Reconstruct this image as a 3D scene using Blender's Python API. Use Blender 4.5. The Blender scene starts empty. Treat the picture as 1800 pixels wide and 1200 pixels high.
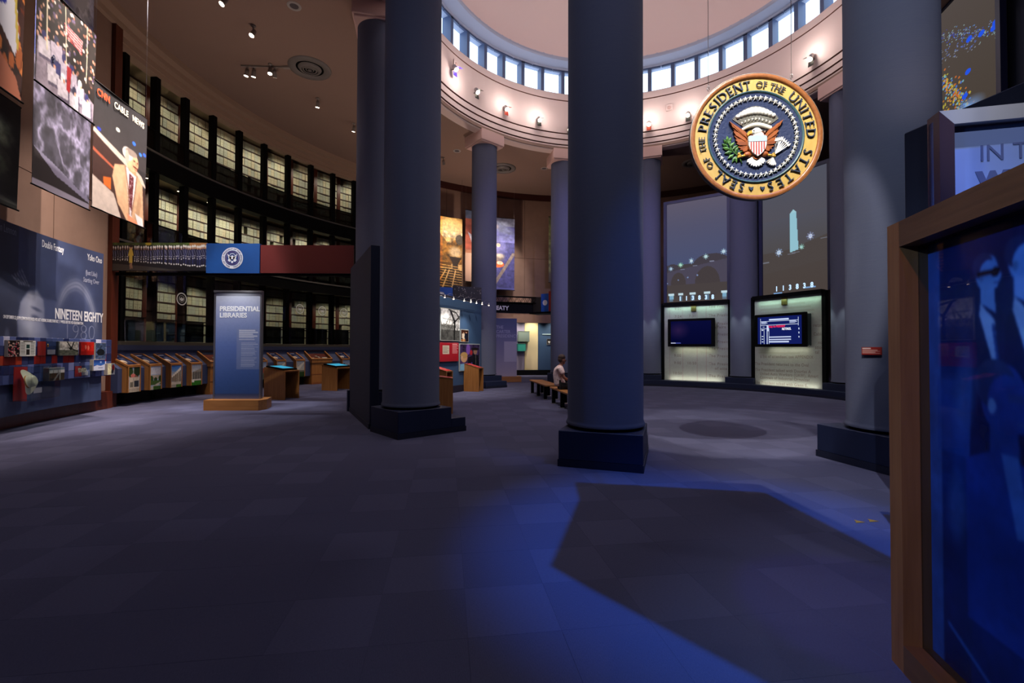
import bpy, bmesh, math, random
import numpy as np
from mathutils import Vector, Matrix
random.seed(7); RNG = np.random.default_rng(7)
PI = math.pi; R_ = math.radians
S = bpy.context.scene; COL = S.collection

# ------------------------------------------------------------------ camera, world, exposure
FPX, PITCH, ROLL, EYE = 808.15, .0172, .0034, 1.5
cam = bpy.data.cameras.new('camera'); co = bpy.data.objects.new('camera', cam); COL.objects.link(co)
cam.sensor_width = 36; cam.lens = FPX/1800*36; cam.clip_start = .05; cam.clip_end = 200
co.matrix_world = Matrix.Translation((0, 0, EYE)) @ Matrix.Rotation(PI/2+PITCH, 4, 'X') @ Matrix.Rotation(ROLL, 4, 'Z')
S.camera = co
w = bpy.data.worlds.new('world'); S.world = w; w.use_nodes = True
w.node_tree.nodes['Background'].inputs[0].default_value = (.25, .28, .5, 1)
w.node_tree.nodes['Background'].inputs[1].default_value = .02
vs = S.view_settings; vs.view_transform = 'Standard'; vs.look = 'None'; vs.gamma = 1; vs.use_curve_mapping = False
vs.exposure = 0.0
S.cycles.max_bounces = 8; S.cycles.diffuse_bounces = 4; S.cycles.glossy_bounces = 3; S.cycles.transparent_max_bounces = 12
S.cycles.sample_clamp_indirect = 4.0; S.cycles.sample_clamp_direct = 0; S.cycles.caustics_reflective = False; S.cycles.caustics_refractive = False

def lin(c):
    if isinstance(c, str):
        c = tuple(int(c[i:i+2], 16)/255 for i in (0, 2, 4))
    return tuple((x/12.92 if x <= .04045 else ((x+.055)/1.055)**2.4) for x in c[:3])

def spot(name, loc, tgt, power, ang=50, color=(1, .85, .7), blend=.6, size=.06):
    l = bpy.data.lights.new(name, 'SPOT'); l.energy = power; l.spot_size = R_(ang); l.spot_blend = blend
    l.color = color; l.shadow_soft_size = size
    o = bpy.data.objects.new(name, l); COL.objects.link(o); o.location = loc
    d = Vector(tgt)-Vector(loc); o.rotation_euler = d.to_track_quat('-Z', 'Y').to_euler()
    return o
def point(name, loc, power, color, size=.1):
    l = bpy.data.lights.new(name, 'POINT'); l.energy = power; l.color = color; l.shadow_soft_size = size
    o = bpy.data.objects.new(name, l); COL.objects.link(o); o.location = loc
    return o
def strip(name, loc, tgt, power, sx, sy, color, rz=0):
    l = bpy.data.lights.new(name, 'AREA'); l.shape = 'RECTANGLE'; l.size = sx; l.size_y = sy; l.energy = power; l.color = color
    o = bpy.data.objects.new(name, l); COL.objects.link(o); o.location = loc
    d = (Vector(tgt)-Vector(loc)).normalized(); x = Vector((math.cos(rz), math.sin(rz), 0)); z = -d; y = z.cross(x).normalized(); x = y.cross(z)
    o.rotation_euler = Matrix((x, y, z)).transposed().to_euler()
    return o

# ------------------------------------------------------------------ plan: everything is laid out round the rotunda's centre
CX, CY = 3.595, 13.089
def pol(R, a):
    a = R_(a); return CX+R*math.sin(a), CY-R*math.cos(a)
def P3(R, a, z):
    x, y = pol(R, a); return Vector((x, y, z))
def face_in(a): return R_(a)+PI          # rotation of a thing on the outer wall that faces the centre
CEIL = 10.1; DRUM = 6.63; RC = 7.2; PH = -18.844

PA0_, PST_ = -87.1, -4.55
# daylight comes from the clerestory panes; the rest are the room's lamps and some added, unseen fill spots
WARM = (1, .78, .58); COOL = (.75, .82, 1); VIO = (.55, .48, 1); BLUE = (.02, .2, 1)
for a in (-120, -143, -157, 160.7, 147, 106.7, -90, -60, -30, 0, 30, 60):
    point('drum lamp', P3(6.1, a, 11.25), 29, (1, .88, .83), .12)
for a in (-20, 20, 60, -60, -100, 100):
    spot('ring lamp', P3(6.3, a, 10.6), (CX, CY, 0), 260, 110, (.95, .88, .95), 1, .1)
for a in (-5, 25, -40):
    spot('violet lamp', P3(6.2, a, 10.9), P3(7.2, a+180, 5.2), 2200, 36, VIO, .8, .1)
for a in (-65, -80, -95, -110, -125, -145, -165):
    spot('ambulatory lamp', P3(10.6, a, 9.85), P3(11.0, a, 0), 330, 85, (1, .82, .72), .8, .08)
for a in (-30, -15, 0, 15):
    spot('entry lamp', P3(12.0, a, 9.85), P3(9, a, 0), 200, 165, (.74, .76, 1), 1, .1)
spot('mural lamp', P3(10.6, -66, 9.85), P3(13.6, -69, 2.2), 2600, 60, (1, .84, .74), .7, .04)
spot('mural lamp 2', P3(10.6, -76, 9.85), P3(13.6, -76, 1.6), 1600, 44, (1, .86, .78), .7, .04)
spot('banner lamp', (-5.2, 8.4, 9.8), (-7.4, 8.6, 5.3), 3600, 30, (1, .88, .76), .5, .06)
spot('banner lamp 2', (-4.8, 6.6, 9.8), (-7.1, 7.2, 6.3), 900, 34, (1, .88, .76), .5, .06)
spot('sign lamp', (-6.6, 13.2, 9.85), (-6.7, 10.9, .2), 1300, 32, (.95, .95, 1), .5, .06)
spot('sign face lamp', (-6.3, 8.6, 9.85), (-6.8, 11.3, 2.4), 1500, 22, (1, 1, 1), .5, .06)
spot('overhead sign lamp', (-7.2, 8.6, 9.85), (-7.4, 11.6, 3.8), 1300, 34, (.95, .95, 1), .6, .06)
for a in (-86, -93, -101, -109, -117, -124):
    spot('console lamp', P3(11.4, a, 9.85), P3(13.7, a, .9), 520, 34, WARM, .6, .06)
for zt, e in ((10.0, 60), (6.85, 90), (3.9, 70)):
    for k in range(10):
        a = PA0_+PST_*(k+.5); q = (1, .5, .9, .7, .55, .9, .5, .75, 1, .8)[(k*3+int(zt)) % 10]
        spot('tier lamp', P3(14.55, a, zt-.12), P3(15.6, a, zt-1.7), e*q, 105, (1, .92, .74), .8, .05)
for n0, s in ((-6, 1), (-7, 2)):
    A, B = Vector((*pol(RC, PH+30*n0), 0)), Vector((*pol(RC, PH+30*(n0-1)), 0)); M_ = (A+B)/2; d = (B-A).normalized(); nn = Vector((d.y, -d.x, 0)); rz = math.atan2(d.y, d.x)
    fo = (-.12, .2)[s-1]
    strip('wall top strip', M_+nn*(fo+.12)+Vector((0, 0, 3.3)), M_+nn*(fo-.02)+Vector((0, 0, 1.5)), 6, 2.2, .05, (.6, 1, .8), rz)
    strip('wall foot strip', M_+nn*(fo+.13)+Vector((0, 0, .25)), M_+nn*(fo-.2)+Vector((0, 0, .8)), 3.4, 2.0, .05, (1, .98, .86), rz)
    strip('monitor strip', M_+nn*(fo+.2)+Vector((0, 0, 1.58)), M_+nn*(fo-.2)+Vector((0, 0, .6)), 2.6, 1.4, .05, (1, .98, .8), rz)
spot('seal lamp', (.62, .85, 9.95), (2.94, 5.5, 4.07), 3000, 19.5, (1, .95, .88), .25, .012)
spot('seal lamp 2', (2.19, .85, 9.95), (2.94, 5.5, 4.07), 3000, 19.5, (1, .95, .88), .25, .012)
spot('picture wall lamp', (-1.0, 13.6, 6.5), (-2.0, 15.6, 1.8), 900, 60, (1, .9, .8), .6, .06)
spot('far banner lamp', P3(9.2, -146, 9.85), P3(12, -146, 6.2), 1000, 44, (1, .85, .65), .6, .06)
spot('far banner lamp 2', P3(9.2, -159, 9.85), P3(12, -159, 6.2), 1250, 46, (1, .9, .82), .6, .06)
for a in (-158, -165, -170, -176): spot('alcove lamp', P3(13.35, a, 3.45), P3(14.2, a, 1.4), 150, 100, (1, .9, .72), .8, .05)
spot('blue profile lamp', (1.2, .2, 9.9), (1.65, 3.55, 0), 5000, 25, BLUE, .7, .02)
spot('entry white lamp', (1.13, .02, 9.9), (3.7, 5.2, 0), 2600, 18, (.8, .86, 1), 1, .02)
spot('blue column lamp', (4.6, 2.4, 9.6), (1.55, 6.1, 1.4), 900, 17, BLUE, .9, .05)
spot('kiosk fill', (-3.2, .6, 3.6), (1.7, 1.8, 1.3), 800, 42, (.2, .46, 1), .8, .05)  # added blue fill with no fixture, brightens the kiosk print

for x, y, z, e in ((-7.0, 11.9, 4.3, 250), (-2.6, 15.3, 3.5, 170), (-1.2, 21.6, 4.2, 420), (4.6, 4.2, 3.7, 60)):
    spot('uplight', (x, y, z), (x, y, 12), e, 150, (1, .76, .62), .6, .15)  # added uplights without fixtures, put in to lift the dark ceiling
spot('room sign lamp', (1.6, -2.5, 6), (3.3, 2.9, 2.75), 650, 13, (.8, .86, 1), .6, .06)

for n in (-6, -7, -8):
    for da in (-3.2, 3.2): spot('column foot lamp', P3(6.5, PH+30*n+da, 3.25), P3(6.75, PH+30*n+da*.6, .3), 26, 60, (.9, 1, .85), .7, .02)
for px in (.2, .45, .7): spot('picture lamp', (-3.0+2.1*px+.3, 13.3+4.3*px-.15, 3.1), (-3.0+2.1*px-.05, 13.3+4.3*px+.05, 1.6), 85, 85, (1, .92, .82), .8, .03)
spot('visitor fill', P3(5.2, -60, 9.9), (1.25, 12.2, .8), 1200, 14, (1, .9, .86), .8, .06)  # unseen spot added to brighten the seated visitor
spot('kiosk frame fill', (-1.5, -.5, 7), (1.8, 1.9, 1.6), 340, 24, (1, .68, .48), .8, .06)  # added warm fill without a fixture, lightens the kiosk wood

for a in (0, 60, 120, 180, 240, 300): spot('dome uplight', P3(5.95, a+20, 11.7), P3(1.5, a+200, 16.6), 330, 95, (1, .86, .82), 1, .1)

spot('sign top lamp', (-6.75, 10.7, 3.2), (-6.78, 11.4, 2.0), 26, 95, (1, 1, 1), .9, .02)
spot('tile strip lamp', P3(10.2, -74, 9.85), P3(13.5, -75, 1.2), 700, 30, (1, .94, .9), .7, .04)

spot('fascia fill', P3(9.6, -164, 6), P3(12.6, -165, 3.1), 320, 40, (1, .82, .64), .8, .05)  # spot added in mid-air to brighten the tan alcove fascia

spot('broad column fill', (1.6, 1.0, 9.9), (4.9, 6.0, 5.2), 800, 46, (.84, .96, 1), 1, .15)  # soft unseen spot added to lift the broad column
spot('indigo lamp', (.4, .5, 8), (2.05, 2.7, 0), 420, 10, (.12, .04, 1), .35, .02)


# ------------------------------------------------------------------ materials
MATS = {}
def mat(name, color, rough=.6, metal=0, bump=None, grain=None, emit=None, spec=.5, coat=0):
    if name in MATS: return MATS[name]
    m = bpy.data.materials.new(name); m.use_nodes = True; nt = m.node_tree; b = nt.nodes['Principled BSDF']
    c = lin(color); b.inputs['Base Color'].default_value = (*c, 1)
    b.inputs['Roughness'].default_value = rough; b.inputs['Metallic'].default_value = metal
    b.inputs['Specular IOR Level'].default_value = spec; b.inputs['Coat Weight'].default_value = coat
    if grain or bump:
        tc = nt.nodes.new('ShaderNodeTexCoord'); mp = nt.nodes.new('ShaderNodeMapping'); nz = nt.nodes.new('ShaderNodeTexNoise')
        nt.links.new(tc.outputs['Object'], mp.inputs[0]); nt.links.new(mp.outputs[0], nz.inputs['Vector'])
        sc, det, amt, col2 = grain if grain else (bump[0], 3, 0, color)
        mp.inputs['Scale'].default_value = sc; nz.inputs['Scale'].default_value = 1; nz.inputs['Detail'].default_value = det
        if grain:
            mx = nt.nodes.new('ShaderNodeMix'); mx.data_type = 'RGBA'
            rp = nt.nodes.new('ShaderNodeMapRange'); rp.inputs[1].default_value = .5-amt; rp.inputs[2].default_value = .5+amt
            nt.links.new(nz.outputs[0], rp.inputs[0]); nt.links.new(rp.outputs[0], mx.inputs[0])
            mx.inputs[6].default_value = (*c, 1); mx.inputs[7].default_value = (*lin(col2), 1)
            nt.links.new(mx.outputs[2], b.inputs['Base Color'])
        if bump:
            bp = nt.nodes.new('ShaderNodeBump'); bp.inputs['Strength'].default_value = bump[1]; bp.inputs['Distance'].default_value = .01
            if bump[0] != sc:
                mp2 = nt.nodes.new('ShaderNodeMapping'); nz2 = nt.nodes.new('ShaderNodeTexNoise'); mp2.inputs['Scale'].default_value = bump[0]
                nt.links.new(tc.outputs['Object'], mp2.inputs[0]); nt.links.new(mp2.outputs[0], nz2.inputs['Vector']); nz2.inputs['Scale'].default_value = 1
                nt.links.new(nz2.outputs[0], bp.inputs['Height'])
            else: nt.links.new(nz.outputs[0], bp.inputs['Height'])
            nt.links.new(bp.outputs[0], b.inputs['Normal'])
    if emit:
        b.inputs['Emission Color'].default_value = (*lin(emit[0]), 1); b.inputs['Emission Strength'].default_value = emit[1]
    MATS[name] = m; return m
def emat(name, color, strength):
    m = bpy.data.materials.new(name); m.use_nodes = True; nt = m.node_tree; nt.nodes.clear()
    e = nt.nodes.new('ShaderNodeEmission'); o = nt.nodes.new('ShaderNodeOutputMaterial'); e.inputs[0].default_value = (*lin(color), 1); e.inputs[1].default_value = strength
    nt.links.new(e.outputs[0], o.inputs[0]); MATS[name] = m; return m
def glassmat(name, tint, refl=.9, ior=1.45, clear=1.0, rough=.0):
    m = bpy.data.materials.new(name); m.use_nodes = True; nt = m.node_tree; nt.nodes.clear()
    o = nt.nodes.new('ShaderNodeOutputMaterial'); t = nt.nodes.new('ShaderNodeBsdfTransparent'); g = nt.nodes.new('ShaderNodeBsdfGlossy')
    mx = nt.nodes.new('ShaderNodeMixShader'); lw = nt.nodes.new('ShaderNodeLayerWeight'); lw.inputs[0].default_value = .5
    pw = nt.nodes.new('ShaderNodeMath'); pw.operation = 'POWER'; pw.inputs[1].default_value = 5; nt.links.new(lw.outputs['Facing'], pw.inputs[0])
    f = nt.nodes.new('ShaderNodeMath'); f.operation = 'MULTIPLY_ADD'; f.inputs[1].default_value = .96*clear; f.inputs[2].default_value = .04; nt.links.new(pw.outputs[0], f.inputs[0])
    t.inputs[0].default_value = (*lin(tint), 1); g.inputs['Roughness'].default_value = rough; g.inputs[0].default_value = (refl, refl, refl, 1)
    nt.links.new(f.outputs[0], mx.inputs[0]); nt.links.new(t.outputs[0], mx.inputs[1]); nt.links.new(g.outputs[0], mx.inputs[2]); nt.links.new(mx.outputs[0], o.inputs[0])
    MATS[name] = m; return m
def printmat(name, rough=.55, emit=None):
    m = bpy.data.materials.new(name); m.use_nodes = True; nt = m.node_tree; a = nt.nodes.new('ShaderNodeAttribute'); a.attribute_name = 'Col'
    if emit is None:
        b = nt.nodes['Principled BSDF']; b.inputs['Roughness'].default_value = rough; nt.links.new(a.outputs[0], b.inputs['Base Color'])
    else:
        nt.nodes.remove(nt.nodes['Principled BSDF']); e = nt.nodes.new('ShaderNodeEmission'); e.inputs[1].default_value = emit
        nt.links.new(a.outputs[0], e.inputs[0]); nt.links.new(e.outputs[0], nt.nodes['Material Output'].inputs[0])
    MATS[name] = m; return m

fabric = mat('column_fabric', '565a6c', .9, bump=((60, 60, 420), .25), grain=((5, 5, 160), 3, .3, '50546a'), spec=.2)
navy = mat('navy_base', '131c38', .55, spec=.35)
navy_d = mat('navy_skirting', '0b1026', .5)
carpetA = mat('carpet_a', '575770', .95, bump=((40, 500, 40), .5), grain=((60, 380, 60), 4, .25, '4b4b62'), spec=.1)
carpetB = mat('carpet_b', '515169', .95, bump=((500, 40, 40), .5), grain=((380, 60, 60), 4, .25, '45455b'), spec=.1)
carpetC = mat('carpet_c', '57576f', .95, bump=((40, 500, 40), .5), grain=((60, 380, 60), 4, .25, '4b4b62'), spec=.1)
pink = mat('drum_plaster', 'dcc7c1', .75, spec=.2)
domem = mat('dome_plaster', 'ddc8c4', .8, spec=.2)
ceilm = mat('ceiling_plaster', '8c7468', .85, spec=.2)
mould = mat('moulding_plaster', 'a08674', .8, spec=.2)
capm = mat('capital_plaster', 'c9a79f', .75)
brown = mat('acoustic_fabric', '8f7466', .9, bump=((300, 300, 300), .15), grain=((3, 3, 3), 3, .4, '846a5d'), spec=.15)
cherry = mat('cherry_wood', '5a2412', .4, grain=((14, 14, 1.2), 5, .25, '431808'))
oak = mat('oak', 'a8713c', .45, grain=((24, 24, 1.6), 6, .25, '8a5828'), bump=((60, 60, 3), .08))
oakx = mat('oak_across', 'a8713c', .45, grain=((1.6, 24, 24), 6, .25, '8a5828'), bump=((3, 60, 60), .08))
oakd = mat('oak_frame', '96592f', .45, grain=((26, 26, 1.8), 6, .25, '7a4421'), bump=((60, 60, 3), .08))
cherry_d = mat('cherry_shelf', '30150b', .55)
black = mat('black_metal', '040405', .6, spec=.1); blackm = mat('black_matt', '060607', .9, spec=.1)
dark = mat('dark_board', '1d2138', .7)
steel = mat('brushed_steel', 'b8b4b4', .3, 1)
white = mat('white_enamel', '8c837c', .5); greyp = mat('grey_plastic', '9a9490', .6)
bluewall = mat('blue_board', '2a4668', .7); bluecon = mat('console_blue', '2a3558', .7); bluecon2 = mat('console_ledge', '1c2440', .6)
winframe = mat('window_frame_metal', '4a5878', .5); sof = mat('soffit_plaster', 'a4abc0', .75)
lettering_w = mat('letter_white', 'dcdce0', .6); lettering_g = mat('letter_grey', '9fa3b4', .6); lettering_d = mat('letter_dark', '39405e', .6)
lettering_b = mat('letter_brown', '867e74', .8)
pane = emat('daylight_pane', 'c8e2ff', 3.0)
lampglow = emat('lamp_glow', 'fff0d8', 14); lampglow2 = emat('small_lamp_glow', 'ffe2bd', 12)
clear = glassmat('clear_acrylic', 'f2f6f6', .9); glass_l = glassmat('library_glass', 'd6d8d8', .8); parap = glassmat('parapet_glass', '74767a', .5)
antiglare = glassmat('antiglare_glass', 'e8eef4', .25)
pr = printmat('print_matt', .55); prg = printmat('print_gloss', .25); scr = printmat('screen_image', emit=.75); scr_b = printmat('monitor_image', emit=1.1)

# ------------------------------------------------------------------ mesh helpers
class MB:
    def __init__(s): s.v = []; s.f = []; s.m = []; s.sm = []
    def add(s, v, f, mi=0, smooth=False):
        o = len(s.v); s.v += [tuple(p) for p in v]
        for q in f: s.f.append([i+o for i in q]); s.m.append(mi); s.sm.append(smooth)
    def box(s, x0, x1, y0, y1, z0, z1, mi=0, M=None):
        v = [Vector((x, y, z)) for z in (z0, z1) for y in (y0, y1) for x in (x0, x1)]
        if M: v = [M @ p for p in v]
        s.add(v, [(0, 2, 3, 1), (4, 5, 7, 6), (0, 1, 5, 4), (2, 6, 7, 3), (0, 4, 6, 2), (1, 3, 7, 5)], mi); return s
    def bbox(s, x0, x1, y0, y1, z0, z1, b=.01, mi=0):
        # box with chamfered edges
        b = min(b, (x1-x0)*.45, (y1-y0)*.45, (z1-z0)*.45)
        bm = bmesh.new(); bmesh.ops.create_cube(bm, size=1)
        for q in bm.verts: q.co = Vector(((x0+x1)/2+q.co.x*(x1-x0), (y0+y1)/2+q.co.y*(y1-y0), (z0+z1)/2+q.co.z*(z1-z0)))
        bmesh.ops.bevel(bm, geom=bm.edges[:], offset=b, segments=1, affect='EDGES')
        bm.verts.index_update(); s.add([q.co for q in bm.verts], [[q.index for q in f.verts] for f in bm.faces], mi); bm.free(); return s
    def lathe(s, prof, n=32, mi=0, smooth=True, cx=0, cy=0, a0=0, a1=360, closed=True):
        full = abs(a1-a0) >= 360; k = n if full else n+1; v = []; f = []
        for i in range(k):
            a = R_(a0+(a1-a0)*i/n)
            for r, z in prof: v.append((cx+r*math.sin(a), cy-r*math.cos(a), z))
        L = len(prof)
        for i in range(n):
            j = (i+1) % k
            for q in range(L-1): f.append((i*L+q, j*L+q, j*L+q+1, i*L+q+1))
        s.add(v, f, mi, smooth); return s
    def sector(s, r0, r1, a0, a1, z0, z1, n=24, mi=0, smooth=False):
        # closed curved slab about the rotunda's centre
        v = []; f = []
        for i in range(n+1):
            a = a0+(a1-a0)*i/n
            for r, z in ((r0, z0), (r1, z0), (r1, z1), (r0, z1)):
                x, y = pol(r, a); v.append((x, y, z))
        for i in range(n):
            for q in range(4): f.append((i*4+q, i*4+(q+1) % 4, (i+1)*4+(q+1) % 4, (i+1)*4+q))
        f += [(0, 3, 2, 1), (n*4, n*4+1, n*4+2, n*4+3)]
        s.add(v, f, mi, smooth); return s
    def prism(s, pts, z0, z1, mi=0, axis='z', M=None):
        n = len(pts)
        if axis == 'z': v = [Vector((x, y, z0)) for x, y in pts]+[Vector((x, y, z1)) for x, y in pts]
        elif axis == 'y': v = [Vector((x, z0, y)) for x, y in pts]+[Vector((x, z1, y)) for x, y in pts]
        else: v = [Vector((z0, x, y)) for x, y in pts]+[Vector((z1, x, y)) for x, y in pts]
        if M: v = [M @ p for p in v]
        s.add(v, [list(range(n))[::-1], list(range(n, 2*n))]+[(i, (i+1) % n, n+(i+1) % n, n+i) for i in range(n)], mi); return s
    def tube(s, pts, r, n=8, mi=0, cap=True, smooth=True):
        pts = [Vector(p) for p in pts]; rs = r if isinstance(r, (list, tuple)) else [r]*len(pts); v = []; f = []
        up = Vector((0, 0, 1))
        for i, p in enumerate(pts):
            d = (pts[min(i+1, len(pts)-1)]-pts[max(i-1, 0)]).normalized()
            a = d.cross(up) if abs(d.z) < .95 else d.cross(Vector((1, 0, 0))); a.normalize(); b = d.cross(a)
            for k in range(n):
                t = 2*PI*k/n; v.append(p+a*rs[i]*math.cos(t)+b*rs[i]*math.sin(t))
        for i in range(len(pts)-1):
            for k in range(n): f.append((i*n+k, i*n+(k+1) % n, (i+1)*n+(k+1) % n, (i+1)*n+k))
        if cap: f += [list(range(n))[::-1], [(len(pts)-1)*n+k for k in range(n)]]
        s.add(v, f, mi, smooth); return s
    def ball(s, c, rx, ry=None, rz=None, n=12, mi=0):
        ry = ry or rx; rz = rz or rx; v = []; f = []; h = n//2
        for i in range(h+1):
            t = PI*i/h
            for k in range(n): a = 2*PI*k/n; v.append((c[0]+rx*math.sin(t)*math.cos(a), c[1]+ry*math.sin(t)*math.sin(a), c[2]+rz*math.cos(t)))
        for i in range(h):
            for k in range(n): f.append((i*n+k, (i+1)*n+k, (i+1)*n+(k+1) % n, i*n+(k+1) % n))
        s.add(v, f, mi, True); return s
    def mesh(s, name, mats):
        me = bpy.data.meshes.new(name); me.from_pydata(s.v, [], s.f)
        for m in (mats if isinstance(mats, (list, tuple)) else [mats]): me.materials.append(m)
        me.polygons.foreach_set('material_index', s.m); me.polygons.foreach_set('use_smooth', s.sm)
        me.validate(); bm = bmesh.new(); bm.from_mesh(me); bmesh.ops.recalc_face_normals(bm, faces=bm.faces[:]); bm.to_mesh(me); bm.free()
        return me
    def build(s, name, mats, parent=None, loc=None, rz=None): return link(name, s.mesh(name, mats), parent, loc, rz)
def link(name, me, parent=None, loc=None, rz=None):
    o = bpy.data.objects.new(name, me); COL.objects.link(o)
    if parent: o.parent = parent
    if loc is not None: o.location = loc
    if rz is not None: o.rotation_euler = (0, 0, rz)
    return o
def tag(o, label, cat, group=None, kind=None):
    o['label'] = label; o['category'] = cat
    if group: o['group'] = group
    if kind: o['kind'] = kind
    return o
def T(name, label, cat, loc=(0, 0, 0), rz=0, group=None, kind='thing'):
    o = bpy.data.objects.new(name, None); o.empty_display_size = .1; COL.objects.link(o); o.location = loc; o.rotation_euler = (0, 0, rz)
    return tag(o, label, cat, group, kind)
def struct(o, label=None):
    o['kind'] = 'structure'
    if label: o['label'] = label
    return o
KIDS = {}
def dup(root, loc, rz, label=None, group=None, keep=lambda c: True):
    r = root.copy(); COL.objects.link(r); r.location = loc; r.rotation_euler = (0, 0, rz)
    if label: r['label'] = label
    if group: r['group'] = group
    for ch in list(root.children):
        if not keep(ch): continue
        c = ch.copy(); COL.objects.link(c); c.parent = r
        for g in list(ch.children): d = g.copy(); COL.objects.link(d); d.parent = c
    return r

# ------------------------------------------------------------------ flat prints: a small painter, the colours go on as a vertex colour grid
class Cv:
    def __init__(s, w, h, bg=(0, 0, 0)):
        s.w, s.h = w, h; s.a = np.zeros((h, w, 3)); s.a[:] = s.c(bg)
        s.x, s.y = np.meshgrid((np.arange(w)+.5)/w, (np.arange(h)+.5)/h)
    @staticmethod
    def c(c): return np.array([int(c[i:i+2], 16)/255 for i in (0, 2, 4)]) if isinstance(c, str) else np.array(c, float)
    def put(s, m, c, al=1):
        m = (m.astype(float)*al)[..., None]; s.a = s.a*(1-m)+s.c(c)*m; return s
    def rect(s, x0, y0, x1, y1, c, al=1): return s.put((s.x >= x0) & (s.x < x1) & (s.y >= y0) & (s.y < y1), c, al)
    def ell(s, cx, cy, rx, ry, c, al=1, rot=0, soft=0):
        a = R_(rot); dx, dy = s.x-cx, (s.y-cy); u = (dx*math.cos(a)+dy*math.sin(a))/rx; v = (-dx*math.sin(a)+dy*math.cos(a))/ry; d = np.sqrt(u*u+v*v)
        return s.put(np.clip((1-d)/soft, 0, 1) if soft else d < 1, c, al)
    def poly(s, pts, c, al=1):
        m = np.zeros_like(s.x, bool); n = len(pts)
        for i in range(n):
            x0, y0 = pts[i]; x1, y1 = pts[(i+1) % n]
            if y0 == y1: continue
            m ^= ((y0 > s.y) != (y1 > s.y)) & (s.x < (x1-x0)*(s.y-y0)/(y1-y0)+x0)
        return s.put(m, c, al)
    def line(s, pts, t, c, al=1):
        asp = s.h/s.w; m = np.zeros_like(s.x, bool)
        for (x0, y0), (x1, y1) in zip(pts, pts[1:]):
            dx, dy = x1-x0, (y1-y0)*asp; L = dx*dx+dy*dy+1e-9; q = np.clip(((s.x-x0)*dx+(s.y-y0)*asp*dy)/L, 0, 1)
            m |= np.hypot(s.x-x0-q*dx, (s.y-y0)*asp-q*dy) < t
        return s.put(m, c, al)
    def vgrad(s, y0, y1, c0, c1, x0=0, x1=1):
        t = np.clip((s.y-y0)/(y1-y0), 0, 1)[..., None]; g = s.c(c0)*(1-t)+s.c(c1)*t
        m = ((s.y >= y0) & (s.y <= y1) & (s.x >= x0) & (s.x < x1))[..., None]; s.a = np.where(m, g, s.a); return s
    def noise(s, n, seed=0, oct=3):
        r = np.random.default_rng(seed); o = np.zeros((s.h, s.w)); am = 1; tot = 0
        for k in range(oct):
            gx = max(2, int(n*2**k)); gy = max(2, int(n*2**k*s.h/s.w)); g = r.random((gy+2, gx+2))
            fx, fy = s.x*gx, s.y*gy; ix, iy = fx.astype(int), fy.astype(int); tx, ty = fx-ix, fy-iy; tx = tx*tx*(3-2*tx); ty = ty*ty*(3-2*ty)
            o += am*((g[iy, ix]*(1-tx)+g[iy, ix+1]*tx)*(1-ty)+(g[iy+1, ix]*(1-tx)+g[iy+1, ix+1]*tx)*ty); tot += am; am *= .55
        return o/tot
    def rough(s, n, amt, seed=0, mask=None, oct=4):
        f = 1+(s.noise(n, seed, oct)-.5)*2*amt
        if mask is not None: f = np.where(mask, f, 1)
        s.a = np.clip(s.a*f[..., None], 0, 1); return s
    def greek(s, x0, y0, x1, y1, rows, c, al=.8, seed=1):
        r = np.random.default_rng(seed)
        for i in range(rows):
            y = y0+(y1-y0)*i/rows; s.rect(x0, y, x0+(x1-x0)*(.7+.3*r.random()), y+(y1-y0)/rows*.55, c, al)
        return s
    def blur(s, k=1):
        for _ in range(k):
            p = np.pad(s.a, ((1, 1), (1, 1), (0, 0)), 'edge'); s.a = (p[1:-1, 1:-1]*2+p[:-2, 1:-1]+p[2:, 1:-1]+p[1:-1, :-2]+p[1:-1, 2:])/6
        return s
    def person(s, x, y, h, body, skin, hair=None, legs=None, w=1):
        # small standing figure, feet at y
        a = s.w/s.h*1.0; k = h*s.h/s.w*w
        s.poly([(x-.10*k, y-h*.48), (x-.08*k, y), (x-.01*k, y), (x, y-h*.4), (x+.02*k, y), (x+.08*k, y), (x+.10*k, y-h*.48)], legs or body)
        s.poly([(x-.15*k, y-h*.83), (x+.15*k, y-h*.83), (x+.17*k, y-h*.45), (x+.1*k, y-h*.42), (x-.1*k, y-h*.42), (x-.17*k, y-h*.45)], body)
        s.ell(x, y-h*.92, .065*k, h*.075, skin)
        if hair is not None: s.ell(x, y-h*.955, .07*k, h*.05, hair)
        return s
    def lin(s):
        c = np.clip(s.a, 0, 1); return np.where(c <= .04045, c/12.92, ((c+.055)/1.055)**2.4)
def printed(name, cv, fn, m, parent=None):
    """grid mesh, one vertex per print pixel; fn(u, v) with v downwards -> arrays x, y, z"""
    w_, h_ = cv.w, cv.h; u, v = np.meshgrid(np.linspace(0, 1, w_), np.linspace(0, 1, h_)); x, y, z = fn(u, v)
    co_ = np.stack([x+0*u, y+0*u, z+0*u], -1).reshape(-1, 3)
    i = np.arange(w_*h_).reshape(h_, w_); q = np.stack([i[:-1, :-1], i[1:, :-1], i[1:, 1:], i[:-1, 1:]], -1).reshape(-1, 4)
    me = bpy.data.meshes.new(name); me.vertices.add(len(co_)); me.vertices.foreach_set('co', co_.astype(np.float32).ravel())
    me.loops.add(q.size); me.loops.foreach_set('vertex_index', q.ravel().astype(np.int32)); me.polygons.add(len(q))
    me.polygons.foreach_set('loop_start', np.arange(0, q.size, 4, dtype=np.int32)); me.polygons.foreach_set('loop_total', np.full(len(q), 4, np.int32))
    me.update(); at = me.color_attributes.new('Col', 'FLOAT_COLOR', 'POINT')
    at.data.foreach_set('color', np.concatenate([cv.lin().reshape(-1, 3), np.ones((w_*h_, 1))], 1).astype(np.float32).ravel())
    me.materials.append(m); return link(name, me, parent)
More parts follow.
